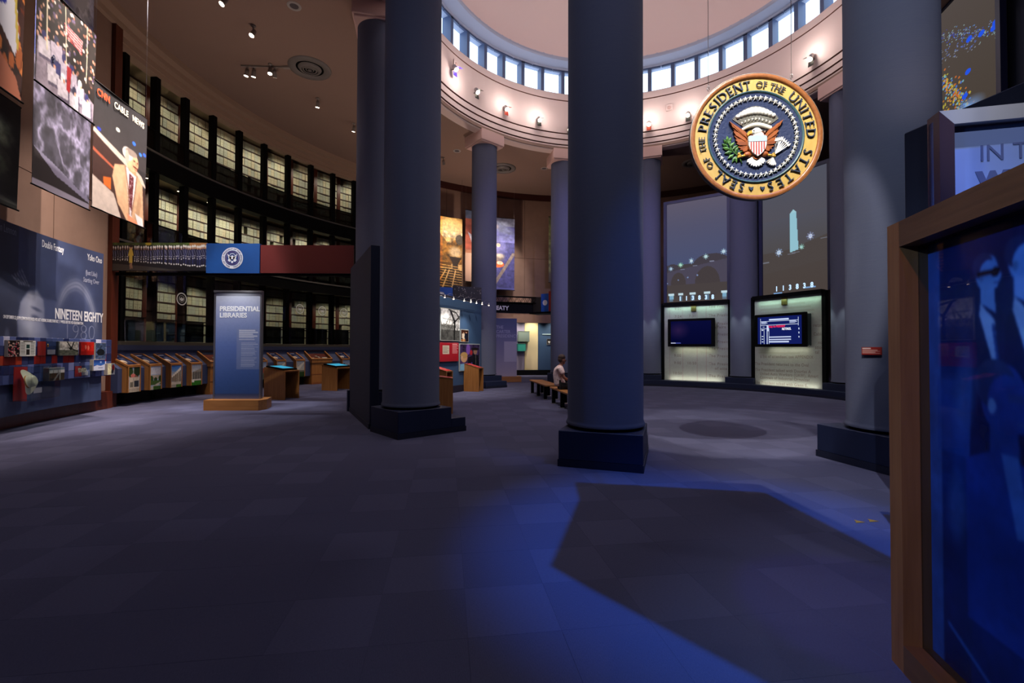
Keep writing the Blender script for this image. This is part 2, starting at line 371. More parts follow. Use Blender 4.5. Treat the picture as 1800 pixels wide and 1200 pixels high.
def flat(x0, x1, z0, z1, y): return lambda u, v: (x0+(x1-x0)*u, y+0*u, z1+(z0-z1)*v)
def curved(R, a0, a1, z0, z1):
    def f(u, v):
        a = np.radians(a0+(a1-a0)*u); return CX+R*np.sin(a), CY-R*np.cos(a), z1+(z0-z1)*v
    return f

# ------------------------------------------------------------------ lettering
def textmesh(s, size, extrude=0, bold=0, squash=1, align='LEFT', spacing=1):
    cu = bpy.data.curves.new('t', 'FONT'); cu.body = s; cu.size = size; cu.extrude = extrude; cu.offset = bold; cu.align_x = align; cu.resolution_u = 3; cu.space_character = spacing
    ob = bpy.data.objects.new('t', cu); COL.objects.link(ob); dg = bpy.context.evaluated_depsgraph_get(); dg.update()
    me = bpy.data.meshes.new_from_object(ob.evaluated_get(dg)); bpy.data.objects.remove(ob); bpy.data.curves.remove(cu)
    n = len(me.vertices); c = np.zeros(n*3, np.float32); me.vertices.foreach_get('co', c); c = c.reshape(-1, 3); c[:, 0] *= squash
    return me, c
def setco(me, c): me.vertices.foreach_set('co', c.astype(np.float32).ravel()); me.update()
def text(name, s, size, x, z, y, m, parent, extrude=.001, bold=0, squash=1, align='LEFT', fn=None, spacing=1):
    """letters standing on a thing's front (x right, z up, front = -y)"""
    me, c = textmesh(s, size, extrude, bold, squash, align, spacing)
    if fn: o = np.stack(fn(x+c[:, 0], z+c[:, 1], c[:, 2]), 1)
    else: o = np.stack([x+c[:, 0], y-c[:, 2], z+c[:, 1]], 1)
    setco(me, o); me.materials.clear(); me.materials.append(m); return link(name, me, parent)
# ================================================================== STRUCTURE
# ---- carpet: tiles, the 300 that show largest as objects of their own
fl = struct(MB().box(-24, 28, -8, 32, -.06, -.0025).build('floor', carpetA))
TS, TROT = .5, R_(8)
ct, st_ = math.cos(TROT), math.sin(TROT)
def tile_bm(mb, cx, cy, mi, dz=0):
    h = TS/2-.0001; b = .0015
    t = [(-h+b, -h+b, dz), (h-b, -h+b, dz), (h-b, h-b, dz), (-h+b, h-b, dz), (-h, -h, -.0015), (h, -h, -.0015), (h, h, -.0015), (-h, h, -.0015)]
    mb.add([(cx+x*ct-y*st_, cy+x*st_+y*ct, z) for x, y, z in t], [(0, 1, 2, 3), (0, 4, 5, 1), (1, 5, 6, 2), (2, 6, 7, 3), (3, 7, 4, 0)], mi)
cells = []
for i in range(-60, 61):
    for j in range(-60, 61):
        u, v = (i+.5)*TS, (j+.5)*TS; x = u*ct-v*st_; y = u*st_+v*ct+8
        if math.hypot(x-CX, y-CY) < 15.2 or (y < 6 and math.hypot(x-CX, y-CY) < 19.5): cells.append((x, y, i, j))
vis = sorted((c for c in cells if c[1] > 1.75 and abs(c[0]) < c[1]*1.14+.4 and not (c[0] > 1.9 and c[1] < 2.6)), key=lambda c: math.hypot(c[0], c[1]))
near = set((c[2], c[3]) for c in vis[:300])
tm = []
for m in (carpetA, carpetB, carpetC):
    b = MB(); tile_bm(b, 0, 0, 0); tm.append(b.mesh('tile', m))
rest = MB()
for x, y, i, j in cells:
    k = (i*7+j*3+(i*j) % 5) % 3 if (i+j) % 2 else 1
    dz = RNG.uniform(-.0004, .0004)
    if (i, j) in near: link('tile', tm[k], fl, (x, y, dz))
    else: tile_bm(rest, x, y, k, dz)
o = rest.build('carpet_tiling', [carpetA, carpetB, carpetC], fl); o['kind'] = 'stuff'

# ---- ceiling ring, drum, clerestory, dome
c = MB()
c.lathe([(6.7, CEIL+.12), (6.7, CEIL), (19.5, CEIL), (19.5, CEIL+.12), (6.7, CEIL+.12)], 72, cx=CX, cy=CY, smooth=False)
struct(c.build('ceiling', ceilm))
prof = [(7.1, 12.50), (DRUM+.04, 12.50), (DRUM, 12.46), (DRUM, 12.20), (DRUM+.08, 12.195), (DRUM+.08, 12.16), (DRUM, 12.155), (DRUM, 10.79)]
r = DRUM
for z in (10.785, 10.545, 10.325):
    prof += [(r, z), (r+.1, z), (r+.1, z-.035), (r+.035, z-.035)]; r += .035
prof += [(r, CEIL-.03), (r+.03, CEIL-.05), (7.1, CEIL-.05), (7.1, 12.5)]
wd_ = struct(MB().lathe(prof, 120, cx=CX, cy=CY, smooth=False).build('wall_drum', [pink, mat('painted_groove_shade', '8a5c50', .8)]))
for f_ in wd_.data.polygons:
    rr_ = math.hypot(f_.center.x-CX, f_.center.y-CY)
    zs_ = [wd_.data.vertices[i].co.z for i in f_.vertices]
    if rr_ > DRUM+.03 and 10.2 < f_.center.z < 12.3 and max(zs_)-min(zs_) < .06: f_.material_index = 1  # groove shade put into the colour as a darker brown
struct(MB().lathe([(7.35, 13.5), (6.62, 13.5), (6.6, 13.56), (6.12, 13.58), (6.08, 13.62), (6.08, 13.75), (6.9, 13.8), (7.35, 13.8), (7.35, 13.5)], 120, cx=CX, cy=CY, smooth=False).build('trim_1', sof))
dp = [(6.08*math.cos(t), 13.7+3.1*math.sin(t)) for t in np.linspace(0, PI/2, 20)]
struct(MB().lathe(dp, 96, cx=CX, cy=CY).build('ceiling_dome', domem))
wm = MB(); wm.box(-.075, .075, -.2, .2, 12.48, 13.5).box(-.45, .45, -.2, -.12, 13.43, 13.52); wmesh = wm.mesh('window', winframe)
pm = MB().box(-.47, .47, .18, .2, 12.48, 13.5).mesh('pane', pane)
for k in range(45):
    a = -119.5+8*k; x, y = pol(6.85, a)
    o = struct(link('window_%d' % (k+1), wmesh, None, (x, y, 0), face_in(a)))
    x, y = pol(6.85, a+4); p = link('pane', pm, o); p.matrix_parent_inverse = Matrix.Identity(4)
    loc = Vector((x, y, 0))-Vector(o.location); loc.rotate(Matrix.Rotation(-face_in(a), 3, 'Z')); p.location = loc; p.rotation_euler = (0, 0, R_(4))

# ---- outer walls
def panelled(name, R, a0, a1, zs, na, m, crown=None):
    wl = struct(MB().sector(R+.03, R+.25, a0, a1, zs[0], zs[-1], max(6, int(abs(a1-a0)/2))).build(name, cherry if crown is None else crown))
    for i in range(na):
        for z0, z1 in zip(zs, zs[1:]):
            b0, b1 = a0+(a1-a0)*i/na, a0+(a1-a0)*(i+1)/na; g = .04*(1 if a1 > a0 else -1)
            MB().sector(R, R+.03, b0+g, b1-g, z0+.008, z1-.008, 5).build('panel', m, wl)
    return wl
panelled('wall_left', 13.9, -48, -84.0, [.42, 5.05, 10.05], 5, brown, cherry)
panelled('wall_far', 12.7, -133, -214, [3.42, 6.55, 9.86], 12, brown, mat('umber', '4a3126', .8))
struct(MB().sector(12.55, 12.95, -133, -214, 9.86, 10.11, 40).sector(12.62, 12.72, -133, -214, 9.8, 9.87, 40).build('trim_2', mat('dark_red_crown', '3a140e', .5)))
struct(MB().sector(12.6, 12.8, -133, -214, 2.98, 3.42, 40).build('trim_3', brown))
struct(MB().sector(14.3, 14.5, -132.5, -214, 0, 3.6, 40).build('wall_alcove', bluewall))
struct(MB().sector(12.6, 14.5, -133, -214, 3.55, 3.65, 40).build('ceiling_alcove', ceilm))
struct(MB().sector(12.7, 12.95, -214, -304, 0, CEIL, 40).build('wall_right', mat('dark_wall', '4a4448', .85)))
struct(MB().sector(19, 19.3, 60, -60, 0, CEIL, 40).build('wall_back', mat('lobby_wall', '4a4450', .85)))
for n, (a, m) in enumerate(((-48, brown), (56, brown))):
    p, q = pol(12.6, a), pol(19.2, a); d = Vector((q[0]-p[0], q[1]-p[1], 0)); b = MB().box(0, d.length, -.1, .1, 0, CEIL)
    o = struct(b.build('wall_lobby_%s' % ('left', 'right')[n], mat('lobby_wall', '4a4450', .85), None, (*p, 0), math.atan2(d.y, d.x)))
p, q = pol(12.6, -133.5), pol(16.3, -133.5); d = Vector((q[0]-p[0], q[1]-p[1], 0))
struct(MB().box(0, d.length, -.06, .06, 0, CEIL).build('wall_return', mat('dark_wall', '4a4448', .85), None, (*p, 0), math.atan2(d.y, d.x)))
# cherry pilaster and skirting that close the left wall
struct(MB().sector(13.8, 14.3, -83.75, -84.75, 0, 9.9, 4).build('trim_4', cherry))
struct(MB().sector(13.72, 13.95, -48, -83.7, 0, .42, 24).build('baseboard_left', cherry))
struct(MB().sector(13.55, 14.3, -60, -133, 9.92, CEIL+.02, 60).sector(13.78, 14.3, -60, -133, 9.78, 9.93, 60).sector(13.98, 14.4, -60, -133, 9.62, 9.8, 60).build('trim_5', mould))

# ================================================================== COLUMNS
def column_parts(root, plinth=True):
    m = MB(); n = 56; rr = .505
    m.lathe([(rr+.018, .50), (rr+.022, .515), (rr+.012, .54), (rr, .57), (rr, 9.66)], n); m.build('shaft', fabric, root)
    MB().lathe([(rr-.03, .44), (rr-.03, .54)], 40).build('shadow_gap', blackm, root)
    MB().bbox(-.526, .526, -.526, .526, .09, .46, .008).build('base', navy, root)
    MB().box(-.535, .535, -.535, .535, .0, .092).build('skirting', navy_d, root)
    s = MB().bbox(-.526, .526, .526, .835, .09, .255, .006).build('step', navy, root)
    MB().box(-.535, .535, .535, .845, 0, .092).build('step_skirting', navy_d, s)
    MB().bbox(-.575, .575, -.575, .575, 9.68, CEIL+.02, .02).bbox(-.53, .53, -.53, .53, 9.63, 9.69, .01).build('capital', capm, root)
cl = {-1: 'fabric wrapped column with the narrow dark partition against its flank',
      0: 'nearest free standing slate blue column on its navy square base',
      1: 'broad slate blue column bearing a small red text plaque',
      -2: 'slate blue column rising behind the dark partition, near the red sign',
      -3: 'slate blue column hidden behind the partition column',
      -4: 'violet tinted column beside the blue picture wall and its lamp rail',
      -5: 'violet tinted column behind the seated visitor on the bench',
      -6: 'violet tinted column at the bench side edge of the calendar wall with blank monitor',
      -7: 'violet tinted column standing between the two lit calendar walls',
      -8: 'violet tinted column at the outer edge of the calendar wall with lit monitor'}
first = None
for n in (0, -1, 1, -2, -4, -5, -6, -7, -8):
    a = PH+30*n; x, y = pol(RC, a)
    # local -y points outward, away from the rotunda's centre; the step is on the inner side
    rz = R_(a)
    if first is None:
        first = T('column', cl[n], 'column', (x, y, 0), rz, 'round columns of the rotunda'); column_parts(first)
    else: cc_ = dup(first, (x, y, 0), rz, cl[n], keep=(lambda c: not c.name.startswith('step')) if n in (-6, -7, -8, 1) else (lambda c: True))
    if n == 1:
        for ch in cc_.children:
            if ch.name.startswith(('base', 'skirting')): ch.scale = (1, 1.125, 1); ch.location = (0, .066, 0)
dup(first, (11.35, 9.75, 0), R_(60), 'grey column past the tilted city lights screen', 'round columns of the rotunda')
pl = T('text_plaque', 'small red text plaque curved round the broad slate column', 'plaque', (*pol(RC, PH+30), 0), 0)
b = MB()
v = []; f = []
for k in range(9):
    t = R_(-75+k*3.0)
    for r_, z in ((.508, 1.445), (.53, 1.445), (.53, 1.545), (.508, 1.545)): v.append((r_*math.sin(t), -r_*math.cos(t), z))
for k in range(8):
    for q in range(4): f.append((k*4+q, k*4+(q+1) % 4, k*4+4+(q+1) % 4, k*4+4+q))
f += [(0, 3, 2, 1), (32, 33, 34, 35)]
b.add(v, f); b.build('plate', mat('plaque_red', '8c1c14', .5), pl)
cvp = Cv(60, 20, '8c1c14').rect(.05, .1, .5, .26, 'e8d8d0', .9).greek(.05, .36, .95, .88, 4, 'dcb8ac', .8)
printed('lettering', cvp, lambda u, v: (.532*np.sin(np.radians(-74.8+23.6*u)), -.532*np.cos(np.radians(-74.8+23.6*u)), 1.543-.096*v), pr, pl)

# ================================================================== ARCHIVE GALLERY
PA0, PST, NB = -87.1, -4.55, 10
ordn = ['first', 'second', 'third', 'fourth', 'fifth', 'sixth', 'seventh', 'eighth', 'ninth', 'tenth', 'eleventh', 'twelfth']
# posts
pmesh = MB().bbox(-.085, .085, -.1, .1, 0, 9.68, .01).mesh('gallery_post', black)
for k in range(NB+1):
    a = PA0+PST*k; x, y = pol(14.19, a)
    tag(link('gallery_post', pmesh, None, (x, y, 0), face_in(a)), 'black steel gallery post, %s along from the cherry pilaster' % ordn[k], 'post', 'black posts of the archive gallery')
A0, A1 = PA0+4, PA0+PST*NB-.5
struct(MB().sector(15.95, 16.1, A0, A1, 0, CEIL, 40).build('wall_archive', mat('archive_back', '3a3026', .9)))
n_ = 6
for zf, z0 in ((7.215, 6.65), (4.383, 3.95)):
    struct(MB().sector(14.02, 14.4, A0, A1, z0, zf-.03, 50).sector(14.4, 16, A0, A1, zf-.25, zf-.03, 50).build('trim_%d' % n_, black))
    struct(MB().sector(13.99, 14.16, A0, A1, zf-.035, zf+.02, 50).build('trim_%d' % (n_+1), mat('edge_trim', '4e4a46', .5)))
    struct(MB().sector(14.4, 15.95, A0, A1, zf-.3, zf-.25, 50).build('ceiling_tier_%d' % n_, mat('tier_ceiling', '8a7c60', .8)))
    n_ += 2
struct(MB().sector(14.02, 14.3, A0, A1, 9.5, 9.72, 50).build('trim_10', mould)); struct(MB().sector(14.25, 16, A0, A1, 10.02, 10.09, 50).build('ceiling_tier_top', mat('tier_ceiling', '8a7c60', .8)))
struct(MB().sector(14.02, 14.3, A0, A1, 1.58, 1.69, 50).build('trim_11', mat('sill_bronze', '3c3830', .45)))
struct(MB().sector(14.3, 16, A0, A1, 1.45, 1.52, 50).build('floor_tier', blackm))
for nm, zz, z1, z2, rr in (('upper', 7.235, 7.25, 7.88, 14.12), ('middle', 4.403, 4.42, 5.13, 14.12), ('lower', 1.69, 1.70, 2.36, 14.34)):
    t = T('parapet', 'dark glass parapet across the %s tier of archive shelves' % nm, 'parapet', (*pol(rr, -105), 0), 0, 'dark parapets of the archive gallery')
    for k in range(NB):
        a = PA0+PST*k
        o = MB().sector(rr, rr+.015, a-.42, a+PST+.42, z1, z2, 3).build('pane', parap, t); o.matrix_parent_inverse = Matrix.Translation(-t.location)
    o = MB().sector(rr-.01, rr+.025, PA0, PA0+PST*NB, z2, z2+.035, 40).build('rail', black, t); o.matrix_parent_inverse = Matrix.Translation(-t.location)
# glazing in front of the lower tier with frosted emblems
gz = T('glass_screen', 'tall glazed screen before the lowest tier of archive shelves', 'glass', (*pol(14.1, -105), 0))
iv = Matrix.Translation(-gz.location)
frost = mat('frosted_print', 'b9bcbc', .8)
for k in range(NB):
    a = PA0+PST*k
    o = MB().sector(14.06, 14.072, a-.03, a+PST+.03, 1.7, 3.94, 3).build('pane', glass_l, gz); o.matrix_parent_inverse = iv
    if k in (1, 3, 6, 7, 8):
        m = MB(); ac = a+PST*(.5 if k != 1 else .85); zc = 3.05 if k < 5 else 3.18; rr = .2
        def ring(r0, r1):
            v = []; f = []
            for q in range(33):
                t = 2*PI*q/32
                for r_ in (r0, r1): v.append(tuple(P3(14.055, ac-math.degrees(r_*math.cos(t)/14.05), zc+r_*math.sin(t))))
            for q in range(32): f.append((q*2, q*2+1, q*2+3, q*2+2))
            m.add(v, f)
        ring(rr*.82, rr); ring(rr*.52, rr*.56)
        for sx in (-1, 1):
            for q in range(3):
                p0 = [(sx*.01, -.02-.015*q), (sx*.075, .055-.03*q), (sx*.085, .04-.03*q), (sx*.02, -.04-.015*q)]
                m.add([tuple(P3(14.055, ac-math.degrees(u/14.05), zc+v)) for u, v in p0], [(0, 1, 2, 3)])
        m.add([tuple(P3(14.055, ac-math.degrees(u/14.05), zc+v)) for u, v in [(-.03, .01), (-.03, -.04), (0, -.075), (.03, -.04), (.03, .01), (0, .07)]], [(0, 1, 2, 3, 4, 5)])
        o2 = m.build('etched_emblem', frost, o)
# shelving units and boxes
PITCHZ, RB = .343, 15.5
tiers = (('upper', 9.92), ('middle', 6.79), ('lower', 4.03)); NR = 7
boxm = [mat('archive_board', 'b9b79c', .75), mat('archive_board_warm', 'bdb395', .75), mat('archive_board_grey', 'adae9c', .75)]
holem = mat('finger_hole', '1a1712', .9)
wB, hB = .138, .288
bxm = []
for m in boxm:
    b = MB(); b.box(-wB/2+.002, wB/2-.002, .004, .38, 0, hB*.62).box(-wB/2, wB/2, 0, .384, hB*.6, hB); b.add([(-wB/2+.004, .003, hB*.585), (wB/2-.004, .003, hB*.585), (wB/2-.004, .003, hB*.605), (-wB/2+.004, .003, hB*.605)], [(0, 1, 2, 3)], 1)
    b.add([(.012*math.cos(t), .002, .075+.012*math.sin(t)) for t in np.linspace(0, 2*PI, 7)[:-1]], [tuple(range(6))], 1); bxm.append(b.mesh('archive_box', [m, holem]))
half = RB*math.tan(R_(4.55/2)); sw = .085
unit0 = None; slots = []
for ti, (tn, ztop) in enumerate(tiers):
    zb = ztop-PITCHZ*(NR-1)-hB
    for k in range(NB):
        a = PA0+PST*(k+.5); x, y = pol(RB, a); rz = face_in(a); lab = 'cherry wood shelving unit of archive boxes, %s bay from the pilaster, %s tier' % (ordn[k], tn)
        if unit0 is None:
            unit0 = T('shelving_unit', lab, 'shelves', (x, y, zb), rz, 'shelving units of the archive gallery')
            for sx in (-1, 1): MB().box(sx*half-sw, sx*half+sw, -.02, .4, -.22, PITCHZ*NR+.02).build('side_panel', cherry, unit0)
            for q in range(NR+1): MB().box(-half+sw, half-sw, -.015, .4, -.05+PITCHZ*q, -.002+PITCHZ*q).build('shelf', cherry_d, unit0)
            MB().box(-half+sw, half-sw, .395, .41, -.2, PITCHZ*NR).build('back_panel', mat('archive_back', '3a3026', .9), unit0)
        else: dup(unit0, (x, y, zb), rz, lab)
        for q in range(NR):
            for i in range(7):
                lx = (i-3)*(2*(half-sw)-.01)/7; wx, wy = x+lx*math.cos(rz), y+lx*math.sin(rz); z = zb+PITCHZ*q
                slots.append((tn, k, NR-1-q, i, wx, wy, z, rz))
# the three hundred that show largest: upright rows above the parapets, not behind the banners or the hanging sign
def shows(s):
    tn, k, row, i = s[:4]
    if tn == 'upper': return row < 5 and k >= 2
    if tn == 'middle': return row < 4 and k >= 1
    return row < 5 and k >= 1 and k not in (3, 4)
big = sorted((s for s in slots if shows(s)), key=lambda s: math.hypot(s[4], s[5])+(0 if s[0] != 'lower' else -.5))[:300]
bigk = set(s[:4] for s in big); bulk = MB()
for s in slots:
    tn, k, row, i, wx, wy, z, rz = s; mi = int(RNG.integers(3)); j = RNG.uniform(-.012, .012)
    if s[:4] in bigk:
        tag(link('archive_box', bxm[mi], None, (wx-j*math.sin(rz), wy+j*math.cos(rz), z), rz+RNG.uniform(-.012, .012)),
            'pale archive box, %s along on shelf %s from top, %s bay from pilaster, %s tier' % (ordn[i], ['one', 'two', 'three', 'four', 'five', 'six', 'seven'][row], ordn[k], tn), 'box', 'archive boxes on the gallery shelves')
    else:
        if RNG.random() < .02: continue
        M = Matrix.Translation((wx-j*math.sin(rz), wy+j*math.cos(rz), z)) @ Matrix.Rotation(rz, 4, 'Z')
        bulk.box(-wB/2, wB/2, .002, .38, 0, hB, mi, M)
        q = [M @ Vector(p) for p in ((-wB/2+.004, 0, hB*.585), (wB/2-.004, 0, hB*.585), (wB/2-.004, 0, hB*.605), (-wB/2+.004, 0, hB*.605))]
        bulk.add(q, [(0, 1, 2, 3)], 3)
o = bulk.build('archive_box_mass', boxm+[holem]); tag(o, 'remaining rows of pale archive boxes deep in the gallery shelves', 'boxes', kind='stuff')
# ================================================================== LEFT WALL: mural, mosaic of exhibits, hanging banners
RM = 13.5
mu = T('exhibit_mural', 'curved slate blue exhibit mural headed NINETEEN EIGHTY on the brown wall', 'mural', (*pol(RM, -66), 0), 0)
im = Matrix.Translation(-mu.location)
def onto(o, par, ofs=None): o.parent = par; o.matrix_parent_inverse = Matrix.Translation(-par.location) if ofs is None else ofs; return o
MA0, MA1, MZ0, MZ1 = -58, -80.75, .27, 3.74
onto(MB().sector(RM+.012, RM+.06, MA0, MA1, MZ0, MZ1, 24).build('backing', blackm), mu)
cv = Cv(300, 190, '3c4668'); cv.rect(0, 0, .52, 1, '2e3348')
cv.rough(5, .18, 3)
# a single soft generic profile and swept pale strands (a plain stand-in for the poster picture)
sh_ = [(.525, .80), (.53, .62), (.52, .50), (.535, .40), (.575, .335), (.62, .325), (.655, .37), (.665, .44), (.66, .50), (.69, .575), (.675, .60), (.68, .635), (.665, .66), (.668, .70), (.64, .76), (.60, .80)]
m0 = Cv(300, 190, '000000').poly(sh_, 'ffffff').a[..., 0]
for _ in range(3): m0 = (m0+np.roll(m0, 1, 0)+np.roll(m0, -1, 0)+np.roll(m0, 1, 1)+np.roll(m0, -1, 1))/5
shade = np.clip(1.05-.9*np.abs(cv.x-.585)/.13-.25*(cv.noise(6, 4)-.4), .25, 1); cv.put(m0*shade, 'a2a6b6', .85)
cv.ell(.615, .475, .032, .016, '3c4460', .8, 18, .6); cv.ell(.62, .43, .04, .012, '343c58', .8, 20, .6); cv.ell(.655, .64, .02, .012, '4a5068', .7, 0, .6); cv.ell(.47, .60, .018, .07, '6a7088', .6, 0, .5)
cv.poly([(.42, .28), (.50, .26), (.60, .30), (.57, .335), (.535, .40), (.52, .5), (.44, .52)], '2c334a', .8); [cv.line([(.49+.012*i, .27-.01*i), (.53+.012*i, .31)], .002, 'b8bac6', .7) for i in range(5)]
ex_, ey_ = (cv.x-.84)/.135, (cv.y-.62)/.40; rr_ = np.hypot(ex_, ey_); th_ = np.arctan2(-ey_, ex_)
stk = cv.noise(3, 21, 2)*.3+.7; fine = .75+.5*(np.sin(rr_*95+cv.noise(5, 22)*14)*.5)
band = np.exp(-((rr_-.93)/.10)**2)*np.clip((th_-.1)/.5, 0, 1)*np.clip((2.75-th_)/.5, 0, 1)
cv.put(np.clip(band*stk*fine*.62, 0, .8), 'bcc0d0')
cv.ell(.36, .68, .05, .12, '9a9eb2', .6, 20, .7); cv.ell(.40, .76, .05, .05, '8a90a8', .5, 0, .7)
cv.rect(0, .335, 1, .338, '565e80', .6)
cv.rect(.0, .78, 1, 1, '2c3858', .8); cv.rough(14, .10, 9); cv.blur(1)
for i in range(22): cv.rect(.02+.046*i, .78, .03+.046*i+.016, 1, '3e4a6c', .18)
onto(printed('print', cv, curved(RM+.008, MA0, MA1, MZ0, MZ1), pr), mu)
def mtext(name, s, size, a, z, m, bold=0, squash=1, align='LEFT', R=RM+.0062):
    k = 180/PI/R
    onto(text(name, s, size, 0, 0, 0, m, mu, .001, bold, squash, align, fn=lambda X, Z, d: (CX+(R-d)*np.sin(np.radians(a-X*k)), CY-(R-d)*np.cos(np.radians(a-X*k)), z+Z)), mu)
mtext('lettering', 'NINETEEN EIGHTY', .30, -74.4, 2.11, lettering_w, .008, .60)
mtext('lettering', 'ON SEPTEMBER 22, JOHN LENNON RELEASED HIS LAST ALBUM, DOUBLE FANTASY, 11 WEEKS BEFORE HIS ASSASSINATION.', .085, -68.2, 2.02, lettering_w, .001, .50)
mtext('lettering', '1980', .5, -75.5, 1.68, mat('letter_slate', '6a7290', .7), -.012, 1.02)
mtext('lettering', 'John Lennon', .2, -67.0, 3.54, mat('letter_dim', '7f8496', .7), .0, .58)
mtext('lettering', 'Double Fantasy', .2, -72.6, 3.5, lettering_w, .002, .52)
mtext('lettering', 'Yoko Ono', .2, -78.5, 3.5, lettering_w, .002, .55)
for i, (s, sz) in enumerate((('(Just Like)', .15), ('Starting Over', .15))): mtext('lettering', s, sz, -79.1, 3.16-.17*i, mat('letter_dim2', 'a2a6ba', .7), .001, .62, 'CENTER')
# mosaic strip of small coloured tiles standing proud of the mural
mo = T('tile_strip', 'long strip of navy, lilac and red glass tiles across the lower mural', 'tiles', (*pol(RM-.05, -70), 0), 0)
tcols = ['232b4e', '2e3a62', '46507c', '6c74a0', '9a9cbc', '1a2140', '38446e', '323c66']
tmat = [mat('tile_%s' % i, c, .25) for i, c in enumerate(['333c66', '445280', '5a669a', '8088b4', 'b8b8d2', '222a50', '8c2019', 'a83a22'])]
tw = .172; NC = 41; ta = tw/(RM-.05)*180/PI
tmesh = MB().bbox(-tw/2+.002, tw/2-.002, 0, .03, -tw/2+.002, tw/2-.002, .006).mesh('tile', tmat[0])
for r_ in range(5):
    for i in range(NC):
        a = -81.75+ta*(i+.5); mid = r_ == 2
        if mid: mi = int(RNG.choice([5, 6, 6, 7, 5, 0]))
        else: mi = int(RNG.choice([0, 0, 1, 1, 2, 2, 3, 4, 5], p=[.2, .15, .15, .1, .12, .1, .06, .05, .07]))
        o = link('tile', tmesh, mo, None, None); o.location = P3(RM-.05, a, 1.70-tw*r_-tw/2); o.rotation_euler = (0, 0, face_in(a)); o.matrix_parent_inverse = Matrix.Translation(-mo.location)
        o.material_slots[0].link = 'OBJECT'; o.material_slots[0].material = tmat[mi]
def block(name, label, cat, a0, a1, z0, z1, d, cv, side=white, kind='photo_block'):
    """a picture block standing d proud of the strip"""
    a = (a0+a1)/2; wd = abs(a1-a0)*PI/180*(RM-.05); t = T(kind, label, cat, P3(RM-.05-d, a, (z0+z1)/2), face_in(a)); h = (z1-z0)/2
    MB().bbox(-wd/2, wd/2, 0, d, -h, h, .004).build('block', side, t)
    printed('picture', cv, flat(-wd/2+.004, wd/2-.004, -h+.004, h-.004, -.002), prg, t); return t
def A_(px): # angle on the strip for a column of the photograph's mural
    return np.interp(px, [0, 7, 28, 32, 59, 66, 97, 99, 131, 137, 160, 177, 196], [-67.4, -67.9, -69.3, -69.5, -71.4, -71.8, -74.1, -74.2, -76.8, -77.2, -79.0, -80.3, -81.75])
c1 = Cv(30, 44, '1a1414').rough(9, .9, 2); [c1.ell(RNG.random(), RNG.random(), .06, .05, ('c8a08c', 'b04a56', '8a7a78', '2a2020')[i % 4]) for i in range(60)]
block('', 'photo block of a street crowd at the start of the tile strip', 'photo', A_(7), A_(28), 1.34, 1.635, .05, c1)
c2 = Cv(36, 44, 'd6d6ce').greek(.06, .12, .38, .95, 16, '55554f', .7, 3).greek(.66, .12, .95, .95, 16, '55554f', .7, 4).rect(.2, .03, .8, .09, '333').rect(.4, .25, .62, .5, '1e3a36').rect(.4, .55, .62, .9, '2a2624') if False else Cv(36, 44, 'd6d6ce').greek(.06, .12, .38, .95, 16, '55554f', .7, 3).greek(.66, .12, .95, .95, 16, '55554f', .7, 4).rect(.2, .03, .8, .09, '333333').rect(.4, .25, .62, .5, '1e3a36').rect(.4, .55, .62, .9, '2a2624')
block('', 'newspaper front page block on the tile strip', 'newspaper', A_(32), A_(59), 1.34, 1.635, .03, c2)
c3 = Cv(44, 40, 'b8b4a8').vgrad(0, .5, 'c4beb0', 'a8a498'); c3.rect(0, .6, 1, 1, '55584a').line([(.4, 0), (.62, .5), (.75, 0)], .03, '1a1c1a').line([(.5, .45), (.95, .7)], .03, '1a1c1a').ell(.6, .5, .09, .1, '20221f').rough(9, .5, 5)
block('', 'grey photo block of an aircraft propeller on the tile strip', 'photo', A_(99), A_(131), 1.34, 1.635, .05, c3)
c4 = Cv(36, 40, 'a01c14').rough(6, .3, 3).ell(.35, .4, .06, .16, 'c06a58').ell(.55, .45, .06, .18, 'b85a48').rect(0, .7, 1, 1, '8a140e')
block('', 'red toned photo block of standing figures on the tile strip', 'photo', A_(137), A_(160), 1.34, 1.635, .04, c4, mat('block_red', '8c1812', .5))
c5 = Cv(36, 50, '3c4a66').rough(8, .6, 8).ell(.5, .55, .35, .2, '15181c').rough(16, .5, 3)
block('', 'photo block of dark foliage against blue on the tile strip', 'photo', A_(163), A_(183), 1.22, 1.62, .03, c5)
c6 = Cv(44, 44, '8a9a9c').rect(.0, .18, 1, .42, 'c8c4bc').rect(.22, .15, .28, .45, '8a8678').rect(.55, .15, .6, .45, '8a8678').rect(0, .42, 1, 1, '3a3226').line([(.3, 1), (.62, .42)], .05, '8a8880').line([(.7, 1), (.7, .42)], .03, '9a988c').rect(0, 0, 1, .16, '6a7a80')
block('', 'photo block of pale silos above a rail yard, under the tile strip', 'photo', A_(77), A_(104), .84, 1.1, .10, c6)
c7 = Cv(40, 44, '24408c').vgrad(0, .5, '16245c', '3a68b4').ell(.62, .25, .12, .12, 'b8c8e8', .9, 0, .9).poly([(0, .62), (.3, .5), (.6, .58), (1, .45), (1, 1), (0, 1)], 'b8bcd0').rect(.4, .72, .8, .8, '5a6080', .8)
block('', 'photo block of a snowy peak under bright blue sky', 'photo', A_(156), A_(177), .98, 1.235, .08, c7)
c8 = Cv(30, 40, '60646e').rect(0, 0, .5, 1, 'c2bc98').ell(.75, .4, .18, .3, '5a1418').ell(.65, .7, .16, .2, '1c1c28').rough(6, .3, 3)
block('', 'small photo block overhanging the end of the tile strip', 'photo', A_(182), A_(198), .86, 1.13, .08, c8)
